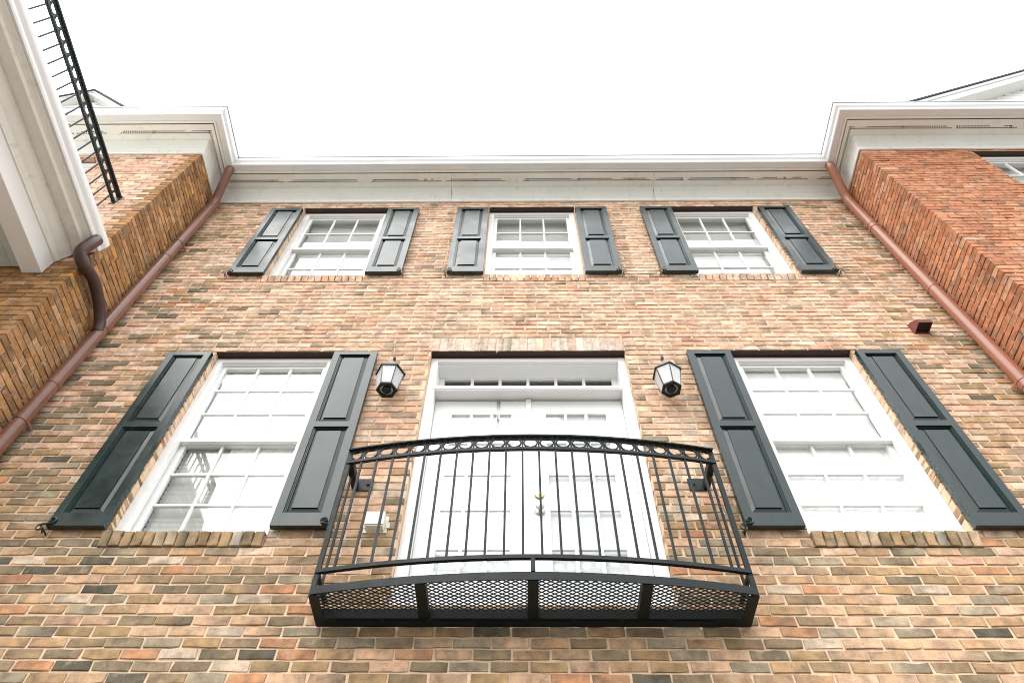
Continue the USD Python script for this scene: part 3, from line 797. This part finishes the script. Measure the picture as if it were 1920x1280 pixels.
for name, house in (('mid', mid), ('right', right), ('left', left)):
    e = part_group(house, 'eave')
    path = PATHS[name]
    runs = [path]
    if name == 'mid':   # boards are butted with a hairline joint
        cuts = [XL, -0.83, 1.62, XR]
        runs = [lambda o, a=a, b=b: [(max(a + .0015, XL + side(o)) if a > XL else XL + side(o), -o), (b - .0015 if b < XR else XR - side(o), -o)] for a, b in zip(cuts[:-1], cuts[1:])]
    for q in runs:
        obj('frieze', caps(sweep(MB(), q, FRZ), len(FRZ)), 'trim_cream', e)
        obj('soffit_board', caps(sweep(MB(), q, SOF1), 4), 'trim_cream', e); obj('soffit_board', caps(sweep(MB(), q, SOF2), 4), 'trim_cream', e)
    obj('fascia', sweep(MB(), path, FAS), 'trim_cream', e)
    obj('shadow_gap', sweep(MB(), path, BED), 'dark_interior', e)
    obj('gutter', sweep(MB(), path, GUT), 'gutter_white', e)
    obj('drip_edge', sweep(MB(), path, [(.425, 8.5535), (.439, 8.5535), (.439, 8.578), (.425, 8.578)]), 'drip_metal', e)
    obj('vent_cavity', sweep(MB(), path, CAV), 'vent_dark', e)
    # louvred vent strips between the two soffit boards; in places the slots are painted shut
    pa, pb = path(.158), path(.206)
    for j in range(len(pa) - 1):
        A0, A1, B0, B1 = map(np.array, (pa[j], pa[j + 1], pb[j], pb[j + 1]))
        L = np.linalg.norm(A1 - A0); n = max(1, int(L / .62))
        for k in range(n):
            vs = MB(); t0, t1 = k / n, (k + 1) / n
            def at(t, s): return np.append((A0 + (A1 - A0) * t) * (1 - s) + (B0 + (B1 - B0) * t) * s, W(8.424))
            def cell(ta, tb_, sa, sb):
                q = [at(ta, sa), at(tb_, sa), at(tb_, sb), at(ta, sb)]; up = np.array([0, 0, .004])
                vs.add(q + [p + up for p in q], [(0, 1, 2), (0, 2, 3), (4, 6, 5), (4, 7, 6), (0, 4, 5), (0, 5, 1), (1, 5, 6), (1, 6, 2), (2, 6, 7), (2, 7, 3), (3, 7, 4), (3, 4, 0)])
            for sa, sb in ((0.0, .16), (.43, .57), (.84, 1.0)): cell(t0 + .003 / L, t1 - .003 / L, sa, sb)
            step = .026 / L; t = t0 + .003 / L; ph = rng.random() * 9; closed_bias = rng.normal(0, .35)
            while t < t1 - step:
                for sa, sb in ((.16, .43), (.57, .84)):
                    wv = math.sin(t * L * 7 + ph) + .7 * math.sin(t * L * 17 + ph * 2) + closed_bias + (0 if sa < .4 else .6)
                    cell(t, t + (step if wv > 1.3 else step * .30), sa, sb)
                t += step
            obj('soffit_vent', vs, 'trim_cream', e)

# roofs
rf = MB()
def roof_slab(mb, pts, t=.05):
    p = np.array(pts, float); q = p + [0, 0, t]; n = len(p)
    F = [(0, i + 1, i) for i in range(1, n - 1)] + [(n, n + i, n + i + 1) for i in range(1, n - 1)]
    for i in range(n): j = (i + 1) % n; F += [(i, j, n + j), (i, n + j, n + i)]
    mb.add(np.vstack([p, q]), F); return mb
E0 = 8.57
obj('roof', roof_slab(MB(), [(XL, -.36, W(E0)), (XR, -.36, W(E0)), (XR, 5, W(E0 + 3.2)), (XL, 5, W(E0 + 3.2))]), 'shingle_grey', mid)
for house, xi, xo in ((right, XR - .2, 9.0), (left, XL + .2, -9.0)):
    sg = 1 if xo > xi else -1; k = .62; y0 = YW - .36; xm = xi + sg * 3.2
    r = MB(); a, b, c, d = (xi, y0, W(E0)), (xo, y0, W(E0)), (xo, y0 + 3.2, W(E0 + 3.2 * k)), (xm, y0 + 3.2, W(E0 + 3.2 * k))
    roof_slab(r, [a, b, c, d] if sg > 0 else [b, a, d, c]); e = (xi, y0 + 6.4, W(E0)); roof_slab(r, [a, d, e] if sg > 0 else [a, e, d])
    obj('roof', r, 'shingle_grey', house)


def gable(house, xa, ha, slope, half, y, over, wall_y, name, base_h, rake=.16):
    """pedimented gable: apex at (xa, ha) on the outer rake plane y; boarded wall at wall_y"""
    gb = part_group(house, name)
    n = math.hypot(1, slope); cw = rake * n
    r = MB(); so = MB(); sh = MB()
    for s in (-1, 1):
        def L(d, y_, s=s, drop=0.0): return (xa + s * d, y_, W(ha - slope * d - drop))
        e = half
        prof = lambda y0, y1, d0, d1: [L(0, y0, drop=d0), L(e, y0, drop=d0), L(e, y0, drop=d1), L(0, y0, drop=d1), L(0, y1, drop=d0), L(e, y1, drop=d0), L(e, y1, drop=d1), L(0, y1, drop=d1)]
        FB = [(0, 1, 2), (0, 2, 3), (4, 6, 5), (4, 7, 6), (0, 4, 5), (0, 5, 1), (3, 2, 6), (3, 6, 7), (1, 5, 6), (1, 6, 2), (0, 3, 7), (0, 7, 4)]
        r.add(prof(y, y + .03, .02, .02 + cw), FB)
        r.add(prof(y - .018, y, .02, .02 + cw * .32), FB)
        so.add(prof(y + .031, wall_y, .02 + cw - .03, .02 + cw), FB)
        sh.add(prof(y - .035, 1.5, -.025, .018), FB)
    obj('rake_board', r, 'siding_white', gb); obj('rake_soffit', so, 'trim_cream', gb); obj('roof_edge', sh, 'shingle_grey', gb)
    w = MB(); hw = half - .02
    hb = ha - .05 - cw
    w.prism([(xa - hw, W(base_h)), (xa + hw, W(base_h)), (xa + hw, W(max(hb - slope * hw, base_h + .01))), (xa, W(hb)), (xa - hw, W(max(hb - slope * hw, base_h + .01)))], wall_y + .002, wall_y + .2, axes=[(1, 0, 0), (0, 0, 1), (0, 1, 0)])
    obj('gable_wall', w, 'siding_white', gb)
    bd = MB()
    k = 0
    while base_h + k * .13 < hb:
        h = base_h + k * .13; d = min((hb - h) / slope, hw) - .01; k += 1
        if d < .05: break
        bd.obox((xa - d, wall_y - .006, W(h) + .06), (xa + d, wall_y - .006, W(h) + .06), .012, .118, c=.003)
    obj('lap_siding', bd, 'siding_white', gb)
    return gb


gable(right, 8.1, 11.5, .675, 3.9, -.80, .2, YW - .02, 'gable', 8.6, rake=.19)
gable(left, -6.02, 10.47, 1.06, .86, -.74, .1, YW - .02, 'dormer', 8.6, rake=.07)

# ------------------------------------------------------------------ downspouts
def downspout(label, pts, r, straps, seams, m='copper_brown'):
    t = thing('downspout', label, 'downspout', (pts[-1][0], pts[-1][1], 0), group='brown downspouts')
    P = np.array(pts, float); Q = []
    for i in range(len(P)):   # rounded elbows
        if 0 < i < len(P) - 1:
            a, b = P[i - 1] - P[i], P[i + 1] - P[i]; la, lb = np.linalg.norm(a), np.linalg.norm(b); k = min(.09, la * .45, lb * .45)
            for q in np.linspace(0, 1, 7): Q.append((1 - q) ** 2 * (P[i] + a / la * k) + 2 * q * (1 - q) * P[i] + q * q * (P[i] + b / lb * k))
        else: Q.append(P[i])
    Q = np.array(Q)
    split = len(Q) - 1
    obj('elbow', MB().tube(Q[:split], r * 1.02, 20), m, t, smooth=50)
    obj('pipe', MB().tube([Q[split - 1] + [0, 0, .03], *[Q[split - 1] + (Q[-1] - Q[split - 1]) * q for q in (.25, .5, .75)], Q[-1]], r, 24), m, t, smooth=50)
    for h in seams:
        obj('collar', MB().tube([(P[-1][0], P[-1][1], W(h) - .03), (P[-1][0], P[-1][1], W(h) + .03)], r + .0035, 24), m, t, smooth=50)
    for h in straps:
        b = MB(); a = np.linspace(-.15, math.pi + .15, 14)
        ring = [(P[-1][0] + (r + .003) * math.cos(q), P[-1][1] - (r + .003) * math.sin(q)) for q in a]
        for i in range(len(ring) - 1): b.obox((*ring[i], W(h)), (*ring[i + 1], W(h)), .003, .028, c=.0006)
        for s in (-1, 1): b.box(P[-1][0] + s * (r + .002) - .002, P[-1][0] + s * (r + .002) + .002, P[-1][1], -.002, W(h) - .014, W(h) + .014, .0006)
        obj('strap', b, m, t)
    return t


downspout('copper brown round downspout in the corner beside the orange red wing at the right', [(3.70, -.345, W(8.44)), (3.70, -.345, W(8.36)), (3.815, -.085, W(7.96)), (3.815, -.085, .1)], .051, [7.2, 4.45], [7.3, 5.9, 4.40])
downspout('long brown round downspout in the corner beside the left wing, below the eave', [(-3.50, -.335, W(8.44)), (-3.50, -.335, W(8.36)), (-3.595, -.085, W(7.98)), (-3.595, -.085, .1)], .050, [6.9, 4.0], [6.6, 4.45, 5.25], m='copper_shaded')

# ------------------------------------------------------------------ porch on the left wing
PX, PB, PY0, PY1 = -3.935, 5.25, -3.15, YW - .012
po = thing('porch', 'white classical porch entablature with moulded eave at the upper left corner', 'porch', (-5.6, -1.9, 0))


def run(mb, prof):
    """moulding along the porch's right side and front; prof: (offset outward, h)"""
    XLt = -7.4
    P = [[(PX + o, PY1, W(h)), (PX + o, PY0 - o, W(h)), (XLt, PY0 - o, W(h))] for o, h in prof]
    n, m = len(prof), 3; V = [P[i][j] for j in range(m) for i in range(n)]; F = []
    for j in range(m - 1):
        for i in range(n):
            k = (i + 1) % n; F += [(j * n + i, (j + 1) * n + k, j * n + k), (j * n + i, (j + 1) * n + i, (j + 1) * n + k)]
    c = [(0, i, i + 1) for i in range(1, n - 1)]
    mb.add(V, F + c); return mb


obj('beam', run(MB(), [(-.165, 5.25), (0, 5.25), (0, 5.44), (-.165, 5.44)]), 'white_paint', po)
obj('beam_cap', run(MB(), [(-.165, 5.441), (.012, 5.441), (.012, 5.455), (.03, 5.475), (.03, 5.50), (.05, 5.515), (.075, 5.55), (.085, 5.575), (.085, 5.60), (-.165, 5.60)]), 'trim_cream', po)
obj('soffit', run(MB(), [(.085, 5.601), (.185, 5.601), (.185, 5.62), (-.1, 5.62), (-.1, 5.6005), (.085, 5.6005)][0:4]), 'trim_cream', po)
obj('fascia', run(MB(), [(.19, 5.585), (.20, 5.585), (.212, 5.61), (.235, 5.62), (.26, 5.625), (.26, 5.77), (.19, 5.77)]), 'trim_cream', po)
obj('gutter', run(MB(), [(.262, 5.635), (.282, 5.635), (.290, 5.65), (.294, 5.675), (.315, 5.705), (.322, 5.725), (.322, 5.765), (.310, 5.765), (.306, 5.70), (.28, 5.65), (.262, 5.65)]), 'gutter_white', po)
c = MB(); c.box(-7.4, PX + .19, PY0 - .15, PY1 - .001, W(5.772), W(5.83), .01)
obj('deck', c, 'trim_cream', po)
lf = MB(); nb = 22
for k in range(nb):
    xa = PX - .168 - (k + 1) * .145; xb = xa + .142
    lf.box(xa, xb, PY0 + .17, PY1 - .002, W(5.36), W(5.38), .004)
obj('ceiling_boards', lf, 'porch_ceiling', po)
cr = MB(); cr.box(PX - .205, PX - .167, PY0 + .1, PY1 - .003, W(5.325), W(5.358), .012)
obj('ceiling_moulding', cr, 'trim_cream', po)
col = MB(); col.box(PX - .19, PX - .005, PY0 - .02, PY0 + .165, .2, W(5.13), .006); col.box(PX - .215, PX + .02, PY0 - .045, PY0 + .19, 0, .2, .01); col.box(PX - .20, PX + .005, PY0 - .03, PY0 + .175, W(5.13), W(5.19), .008); col.box(PX - .215, PX + .02, PY0 - .045, PY0 + .19, W(5.19), W(5.249), .008)
obj('column', col, 'white_paint', po)

downspout_p = thing('downspout', 'short brown S-bent downspout with its shade painted in, dropping from the porch gutter', 'downspout', (-3.62, -.2, W(5.2)), group='brown downspouts')
S = [(-3.645, -.72, W(5.66)), (-3.645, -.735, W(5.54)), (-3.668, -.72, W(5.42)), (-3.645, -.62, W(5.375)), (-3.62, -.48, W(5.385)), (-3.615, -.30, W(5.345)), (-3.605, -.16, W(5.255)), (-3.598, -.10, W(5.16))]
Q = []
P = np.array(S)
for i in range(len(P) - 1):
    p0, p1, p2, p3 = P[max(i - 1, 0)], P[i], P[i + 1], P[min(i + 2, len(P) - 1)]
    for q in np.linspace(0, 1, 6, endpoint=False): Q.append(.5 * ((2 * p1) + (-p0 + p2) * q + (2 * p0 - 5 * p1 + 4 * p2 - p3) * q * q + (-p0 + 3 * p1 - 3 * p2 + p3) * q ** 3))
Q = np.array(Q + [P[-1]])
obj('upper_bend', MB().tube(Q[:20], .051, 18), 'copper_deep_shade', downspout_p, smooth=50)
obj('lower_bend', MB().tube(Q[19:], .049, 18), 'copper_deep_shade', downspout_p, smooth=50)
obj('collar', MB().tube([Q[18], Q[19], Q[20]], .0545, 18), 'copper_deep_shade', downspout_p, smooth=50)

# iron railing on the porch roof
pr = thing('porch_railing', 'black iron railing with a band of rings on top of the porch roof', 'railing', (-4.05, -1.7, W(5.83)))
RX, rt, rr_, ry0, ry1 = -4.05, 6.885, 6.755, -3.05, YW - .005
obj('top_rail', MB().box(RX - .024, RX + .024, ry0, ry1, W(rt - .014), W(rt + .004), .003), 'black_iron', pr)
obj('ring_rail', MB().box(RX - .014, RX + .014, ry0, ry1, W(rr_ - .012), W(rr_ + .012), .003), 'black_iron', pr)
obj('bottom_rail', MB().box(RX - .014, RX + .014, ry0, ry1, W(5.94), W(5.965), .003), 'black_iron', pr)


def ring_pts(c, r, n, axis_u, axis_v=(0, 0, 1)):
    a = np.arange(n) * 2 * math.pi / n
    return np.array(c) + r * (np.cos(a)[:, None] * np.array(axis_u) + np.sin(a)[:, None] * np.array(axis_v))


def flat_ring(mb, c, r, u, wdt=.010, n=20, thick=.009):
    """rolled flat-bar ring standing in the plane (u, z)"""
    u = np.array(u, float); w = np.cross(u, [0, 0, 1.0]); a = np.arange(n) * 2 * math.pi / n; V, F = [], []
    for q in a:
        d = math.cos(q) * u + math.sin(q) * np.array([0, 0, 1.0])
        for rr, s in ((r, -1), (r, 1), (r - thick, 1), (r - thick, -1)): V.append(np.array(c) + rr * d + s * wdt / 2 * w)
    for i in range(n):
        j = (i + 1) % n
        for k in range(4): l = (k + 1) % 4; F += [(i * 4 + k, i * 4 + l, j * 4 + l), (i * 4 + k, j * 4 + l, j * 4 + k)]
    mb.add(V, F); return mb


ys = -.806 + .108 - .108 * np.arange(0, 23)
for y in ys:
    if y < ry0: continue
    if y > ry1 - .03: continue
    obj('baluster', MB().box(RX - .0065, RX + .0065, y - .0065, y + .0065, W(5.965), W(rr_ - .012), .001), 'black_iron', pr)
    obj('divider', MB().box(RX - .006, RX + .006, y - .005, y + .005, W(rr_ + .012), W(rt - .014), .001), 'black_iron', pr)
    obj('ring', flat_ring(MB(), (RX, y - .054, W((rr_ + rt) / 2 - .001)), .051, (0, 1, 0)), 'black_iron', pr)
obj('wall_bracket', MB().box(RX - .03, RX + .03, YW - .010, YW - .001, W(rr_ - .05), W(rt + .01), .002), 'black_iron', pr)
obj('post', MB().box(RX - .02, RX + .02, ry0 - .02, ry0 + .02, W(5.83), W(rt), .003), 'black_iron', pr)

# ------------------------------------------------------------------ balcony
bc = thing('balcony', 'bowed black iron balcony with ring band and mesh floor below the white double door', 'balcony', (.063, -.15, W(2.38)))
BXL, BXR, BYs, BYc = -1.098, 1.222, -.262, -.382
bxc, hw = (BXL + BXR) / 2, (BXR - BXL) / 2
sag = BYs - BYc; R = (hw * hw + sag * sag) / (2 * sag); cyc = BYc + R; amax = math.asin(hw / R)


def arc(s, off=0.0):
    """point on the bowed front; s in -1..1 along it, off outward"""
    a = s * amax; return np.array([bxc + (R + off) * math.sin(a), cyc - (R + off) * math.cos(a)])


def bow(mb, o0, o1, h0, h1, n=40, s0=-1.0, s1=1.0):
    V, F = [], []
    for s in np.linspace(s0, s1, n + 1):
        for o, h in ((o0, h0), (o1, h0), (o1, h1), (o0, h1)): V.append((*arc(s, o), W(h)))
    for i in range(n):
        for k in range(4): l = (k + 1) % 4; F += [(i * 4 + k, i * 4 + l, i * 4 + 4 + l), (i * 4 + k, i * 4 + 4 + l, i * 4 + 4 + k)]
    F += [(0, 2, 1), (0, 3, 2), (n * 4, n * 4 + 1, n * 4 + 2), (n * 4, n * 4 + 2, n * 4 + 3)]
    mb.add(V, F); return mb


ob = lambda name, mb, **k: obj(name, mb, 'black_iron', bc, **k)
ob('front_band', bow(bow(MB(), -.006, 0, 2.391, 2.439), -.016, -.006, 2.434, 2.439))
for x in (BXL, BXR - .008):
    b = MB().box(x, x + .008, BYs, -.004, W(2.383), W(2.442), .001)
    i = 1 if x < 0 else -1
    b.box(min(x, x + i * .05), max(x, x + i * .05) + (.008 if i < 0 else 0), BYs + .006, -.004, W(2.3835), W(2.390), .001)
    ob('side_band', b)
ob('back_channel', MB().box(BXL + .009, BXR - .009, -.078, -.072, W(2.383), W(2.440), .001).box(BXL + .009, BXR - .009, -.072, -.003, W(2.383), W(2.389), .001))
for k in range(8):
    x = BXL + .12 + k * .255
    ob('anchor_clip', MB().box(x, x + .22, -.062, -.016, W(2.376), W(2.3828), .001))
for x in (-.515, .062, .645):
    yf = arc(math.asin(np.clip((x - bxc) / R, -1, 1)) / amax)[1]
    ob('joist', MB().box(x - .028, x + .028, yf + .007, -.079, W(2.386), W(2.438), .002))
# expanded metal floor
me = MB(); nrow = 22; p = .046; yr = np.linspace(-.076, BYc + .01, nrow)
for r_ in range(nrow - 1):
    y0, y1 = yr[r_], yr[r_ + 1]; x = BXL + .01; k = r_ % 2
    pts = []
    while x < BXR - .01:
        y_ = y0 if k % 2 == 0 else y1
        pts.append((x, y_, W(2.441))); x += p / 2; k += 1
    pts = [q for q in pts if q[1] > arc(math.asin(np.clip((q[0] - bxc) / R, -1, 1)) / amax)[1] + .003]
    # split into contiguous runs
    for a, b in zip(pts[:-1], pts[1:]):
        if b[0] - a[0] < p * .6: me.obox(a, b, .0046, .005, c=.0008)
ob('mesh_floor', me)
for s, x in ((-1, BXL + .011), (1, BXR - .011)):
    ob('post', MB().box(x - .0125, x + .0125, BYs + .001, BYs + .026, W(2.443), W(3.478), .002))
    ob('foot_gusset', MB().prism([(BYs + .027, W(2.443)), (BYs + .085, W(2.443)), (BYs + .027, W(2.515))], x - .004, x + .004, axes=[(0, 1, 0), (0, 0, 1), (1, 0, 0)]))
    ob('support_arm', MB().box(x - .020 - s * .005, x + .020 - s * .005, BYs + .027, -.010, W(3.395), W(3.445), .003))
    ob('wall_plate', MB().box(x - s * .055 - .062, x - s * .055 + .062, -.0095, -.001, W(3.385), W(3.49), .002))
    bolt = MB().tube([(x - s * .085, -.02, W(3.44)), (x - s * .085, -.009, W(3.44))], .011, 6)
    ob('bolt', bolt)
    ob('side_baluster', MB().box(x - .0065, x + .0065, -.135, -.122, W(2.443), W(3.394), .001))
    ob('side_rail', MB().box(x - .011, x + .011, BYs + .027, -.004, W(2.528), W(2.548), .002))
ob('top_rail', bow(bow(MB(), -.030, .016, 3.478, 3.488), -.016, .003, 3.488, 3.494))
ob('ring_rail', bow(MB(), -.019, .003, 3.366, 3.386))
ob('bottom_rail', bow(MB(), -.019, .003, 2.526, 2.550))
NR = 23
for k in range(NR + 1):
    s = -1 + 2 * k / NR; p0 = arc(s, -.008); t = np.array([math.cos(s * amax), math.sin(s * amax), 0])
    if 0 < k < NR:
        ob('divider', MB().obox((*p0, W(3.386)), (*p0, W(3.478)), .009, .011, up=t, c=.001))
        ob('baluster', MB().obox((*p0, W(2.55)), (*p0, W(3.366)), .0125, .0125, up=t, c=.001))
    if k < NR:
        sm = -1 + 2 * (k + .5) / NR; pm = arc(sm, -.008); tm = np.array([math.cos(sm * amax), math.sin(sm * amax), 0])
        ob('ring', flat_ring(MB(), (*pm, W(3.432)), .0455, tm, wdt=.012, thick=.008))
pc = arc(0, -.008)
ob('centre_stud', MB().box(.062 - .011, .062 + .011, pc[1] - .011, pc[1] + .011, W(2.443), W(2.526), .002))

# ------------------------------------------------------------------ lanterns
def lantern(label, x, rot):
    h0, h1, yc = 4.268, 4.468, -.15
    t = thing('wall_lantern', label, 'lantern', (x, yc, W(h0)), group='wall lanterns beside the white double door')
    lb = lambda n, mb, m='lantern_bronze', **k: obj(n, mb, m, t, **k)
    def hexp(r, h): return np.array([(x + r * math.cos(rot + k * math.pi / 3), yc + r * math.sin(rot + k * math.pi / 3), W(h)) for k in range(6)])
    def frus(mb, rings, cap0=True, cap1=True):
        V = np.vstack(rings); F = []
        for i in range(len(rings) - 1):
            for k in range(6): j = (k + 1) % 6; F += [(i * 6 + k, i * 6 + j, i * 6 + 6 + j), (i * 6 + k, i * 6 + 6 + j, i * 6 + 6 + k)]
        n = (len(rings) - 1) * 6
        if cap0: F += [(0, k + 1, k) for k in range(1, 5)]
        if cap1: F += [(n, n + k, n + k + 1) for k in range(1, 5)]
        mb.add(V, F); return mb
    # bottom plate with a round opening
    outer = Polygon([(p[0] - x, p[1] - yc) for p in hexp(.079, h0)]).difference(Polygon([(.050 * math.cos(a), .050 * math.sin(a)) for a in np.linspace(0, 2 * math.pi, 28, endpoint=False)]))
    m = trimesh.creation.extrude_polygon(outer, .012); b = MB().add(np.array(m.vertices) + [x, yc, W(h0)], np.array(m.faces))
    lb('bottom_plate', b, 'black_iron')
    b = MB().lathe([(.0, -.006), (.030, -.006), (.034, .002), (.030, .030), (.018, .034), (.016, .075), (0, .076)], (x, yc, W(h0)), 18)
    lb('socket_cup', b, 'black_iron')
    b = MB().lathe([(.046, .004), (.047, .02), (.048, .08), (.044, .13), (.034, .15)], (x, yc, W(h0)), 20)
    lb('glass_chimney', b, 'frosted_glass', smooth=50)
    bot, top = hexp(.074, h0 + .013), hexp(.104, h1)
    for k in range(6):
        j = (k + 1) % 6; c = np.array([x, yc, 0]) * [1, 1, 0]
        q = np.array([bot[k], bot[j], top[j], top[k]]); nrm = np.cross(q[1] - q[0], q[3] - q[0]); nrm /= np.linalg.norm(nrm)
        cen = q.mean(0); q = cen + (q - cen) * .93
        V = np.vstack([q - nrm * .0015, q + nrm * .0015])
        lb('glass_panel', MB().add(V, [(0, 2, 1), (0, 3, 2), (4, 5, 6), (4, 6, 7), (0, 1, 5), (0, 5, 4), (1, 2, 6), (1, 6, 5), (2, 3, 7), (2, 7, 6), (3, 0, 4), (3, 4, 7)]), 'frosted_glass')
        lb('corner_bar', MB().obox(bot[k], top[k], .008, .008, up=(bot[k] - [x, yc, bot[k][2]]) / .074, c=.001))
    rm = MB(); frus(rm, [hexp(.103, h1 + .001), hexp(.116, h1 - .004), hexp(.118, h1 + .008), hexp(.110, h1 + .016), hexp(.06, h1 + .075), hexp(.05, h1 + .085), hexp(.046, h1 + .108), hexp(.02, h1 + .13)], cap0=True)
    lb('cap', rm)
    lb('finial', MB().lathe([(.010, .125), (.016, .135), (.010, .146), (.014, .156), (.009, .168), (0, .172)], (x, yc, W(h1)), 14), smooth=50)
    # scrolled arm to a back plate
    a = np.linspace(0, 1, 26); pts = []
    for q in a:
        if q < .45: r_ = q / .45; ang = -math.pi / 2 - 1.75 * math.pi * (1 - r_); rad = .010 + .016 * r_; pts.append((x, yc + .012 + rad * math.cos(ang), W(h1 + .215) + rad * math.sin(ang)))
        else: r_ = (q - .45) / .55; pts.append((x, yc + .012 + r_ * .128, W(h1 + .189) - .02 * math.sin(r_ * math.pi) - .07 * r_ ** 2))
    lb('scroll_arm', MB().tube(pts, .0085, 8), smooth=50)
    lb('hanger', MB().tube([(x, yc, W(h1 + .165)), (x, yc + .002, W(h1 + .195))], .005, 8))
    lb('back_plate', MB().box(x - .045, x + .045, -.016, -.001, W(h1 - .02), W(h1 + .17), .006))


lantern('hexagonal bronze wall lantern with milky glass to the left of the white double door', -.993, 0.02)
lantern('hexagonal bronze wall lantern with milky glass to the right of the white double door', 1.114, math.pi / 6 + .05)

# ------------------------------------------------------------------ dryer vent hood and electrical box
vh = thing('vent_hood', 'small rust red exhaust vent hood on the wall above the right lower window', 'vent hood', (3.45, 0, W(5.3)))
vx, vw, v0, v1 = 3.445, .060, 5.25, 5.375
b = MB()
prof = [(-.002, W(v1)), (-.03, W(v1)), (-.115, W(v0 + .045)), (-.115, W(v0)), (-.111, W(v0)), (-.111, W(v0 + .043)), (-.028, W(v1 - .005)), (-.002, W(v1 - .005))]
b.prism(prof, vx - vw, vx + vw, axes=[(0, 1, 0), (0, 0, 1), (1, 0, 0)])
obj('hood', b, 'rust_red', vh)
for s in (-1, 1):
    b = MB().prism([(-.002, W(v0)), (-.1105, W(v0)), (-.1105, W(v0 + .042)), (-.03, W(v1 - .006)), (-.002, W(v1 - .006))], vx + s * vw - (.003 if s > 0 else 0), vx + s * vw + (.003 if s < 0 else 0), axes=[(0, 1, 0), (0, 0, 1), (1, 0, 0)])
    obj('cheek', b, 'rust_red', vh)
obj('damper', MB().box(vx - vw + .004, vx + vw - .004, -.10, -.02, W(v0 + .02), W(v0 + .024), .001), 'vent_dark', vh)
obj('flange', MB().box(vx - vw - .01, vx + vw + .01, -.006, -.001, W(v0 - .01), W(v1 + .012), .001), 'rust_red', vh)

eb = thing('electrical_box', 'small cream weatherproof electrical box on the brick left of the white door, behind balcony bars', 'electrical box', (-.90, 0, W(3.1)))
ex, e0, e1 = -.893, 3.035, 3.15
obj('back_plate', MB().box(ex - .073, ex + .073, -.008, -.001, W(e0 - .005), W(e1 + .01), .003).box(ex - .085, ex - .06, -.012, -.001, W(e0 + .03), W(e0 + .07), .008).box(ex + .06, ex + .085, -.012, -.001, W(e0 + .03), W(e0 + .07), .008), 'box_cream', eb)
obj('housing', MB().box(ex - .055, ex + .055, -.062, -.008, W(e0 + .002), W(e1), .010), 'box_cream', eb)
obj('lid', MB().box(ex - .058, ex + .058, -.07, -.0625, W(e0 + .012), W(e1 - .006), .003), 'white_paint', eb)
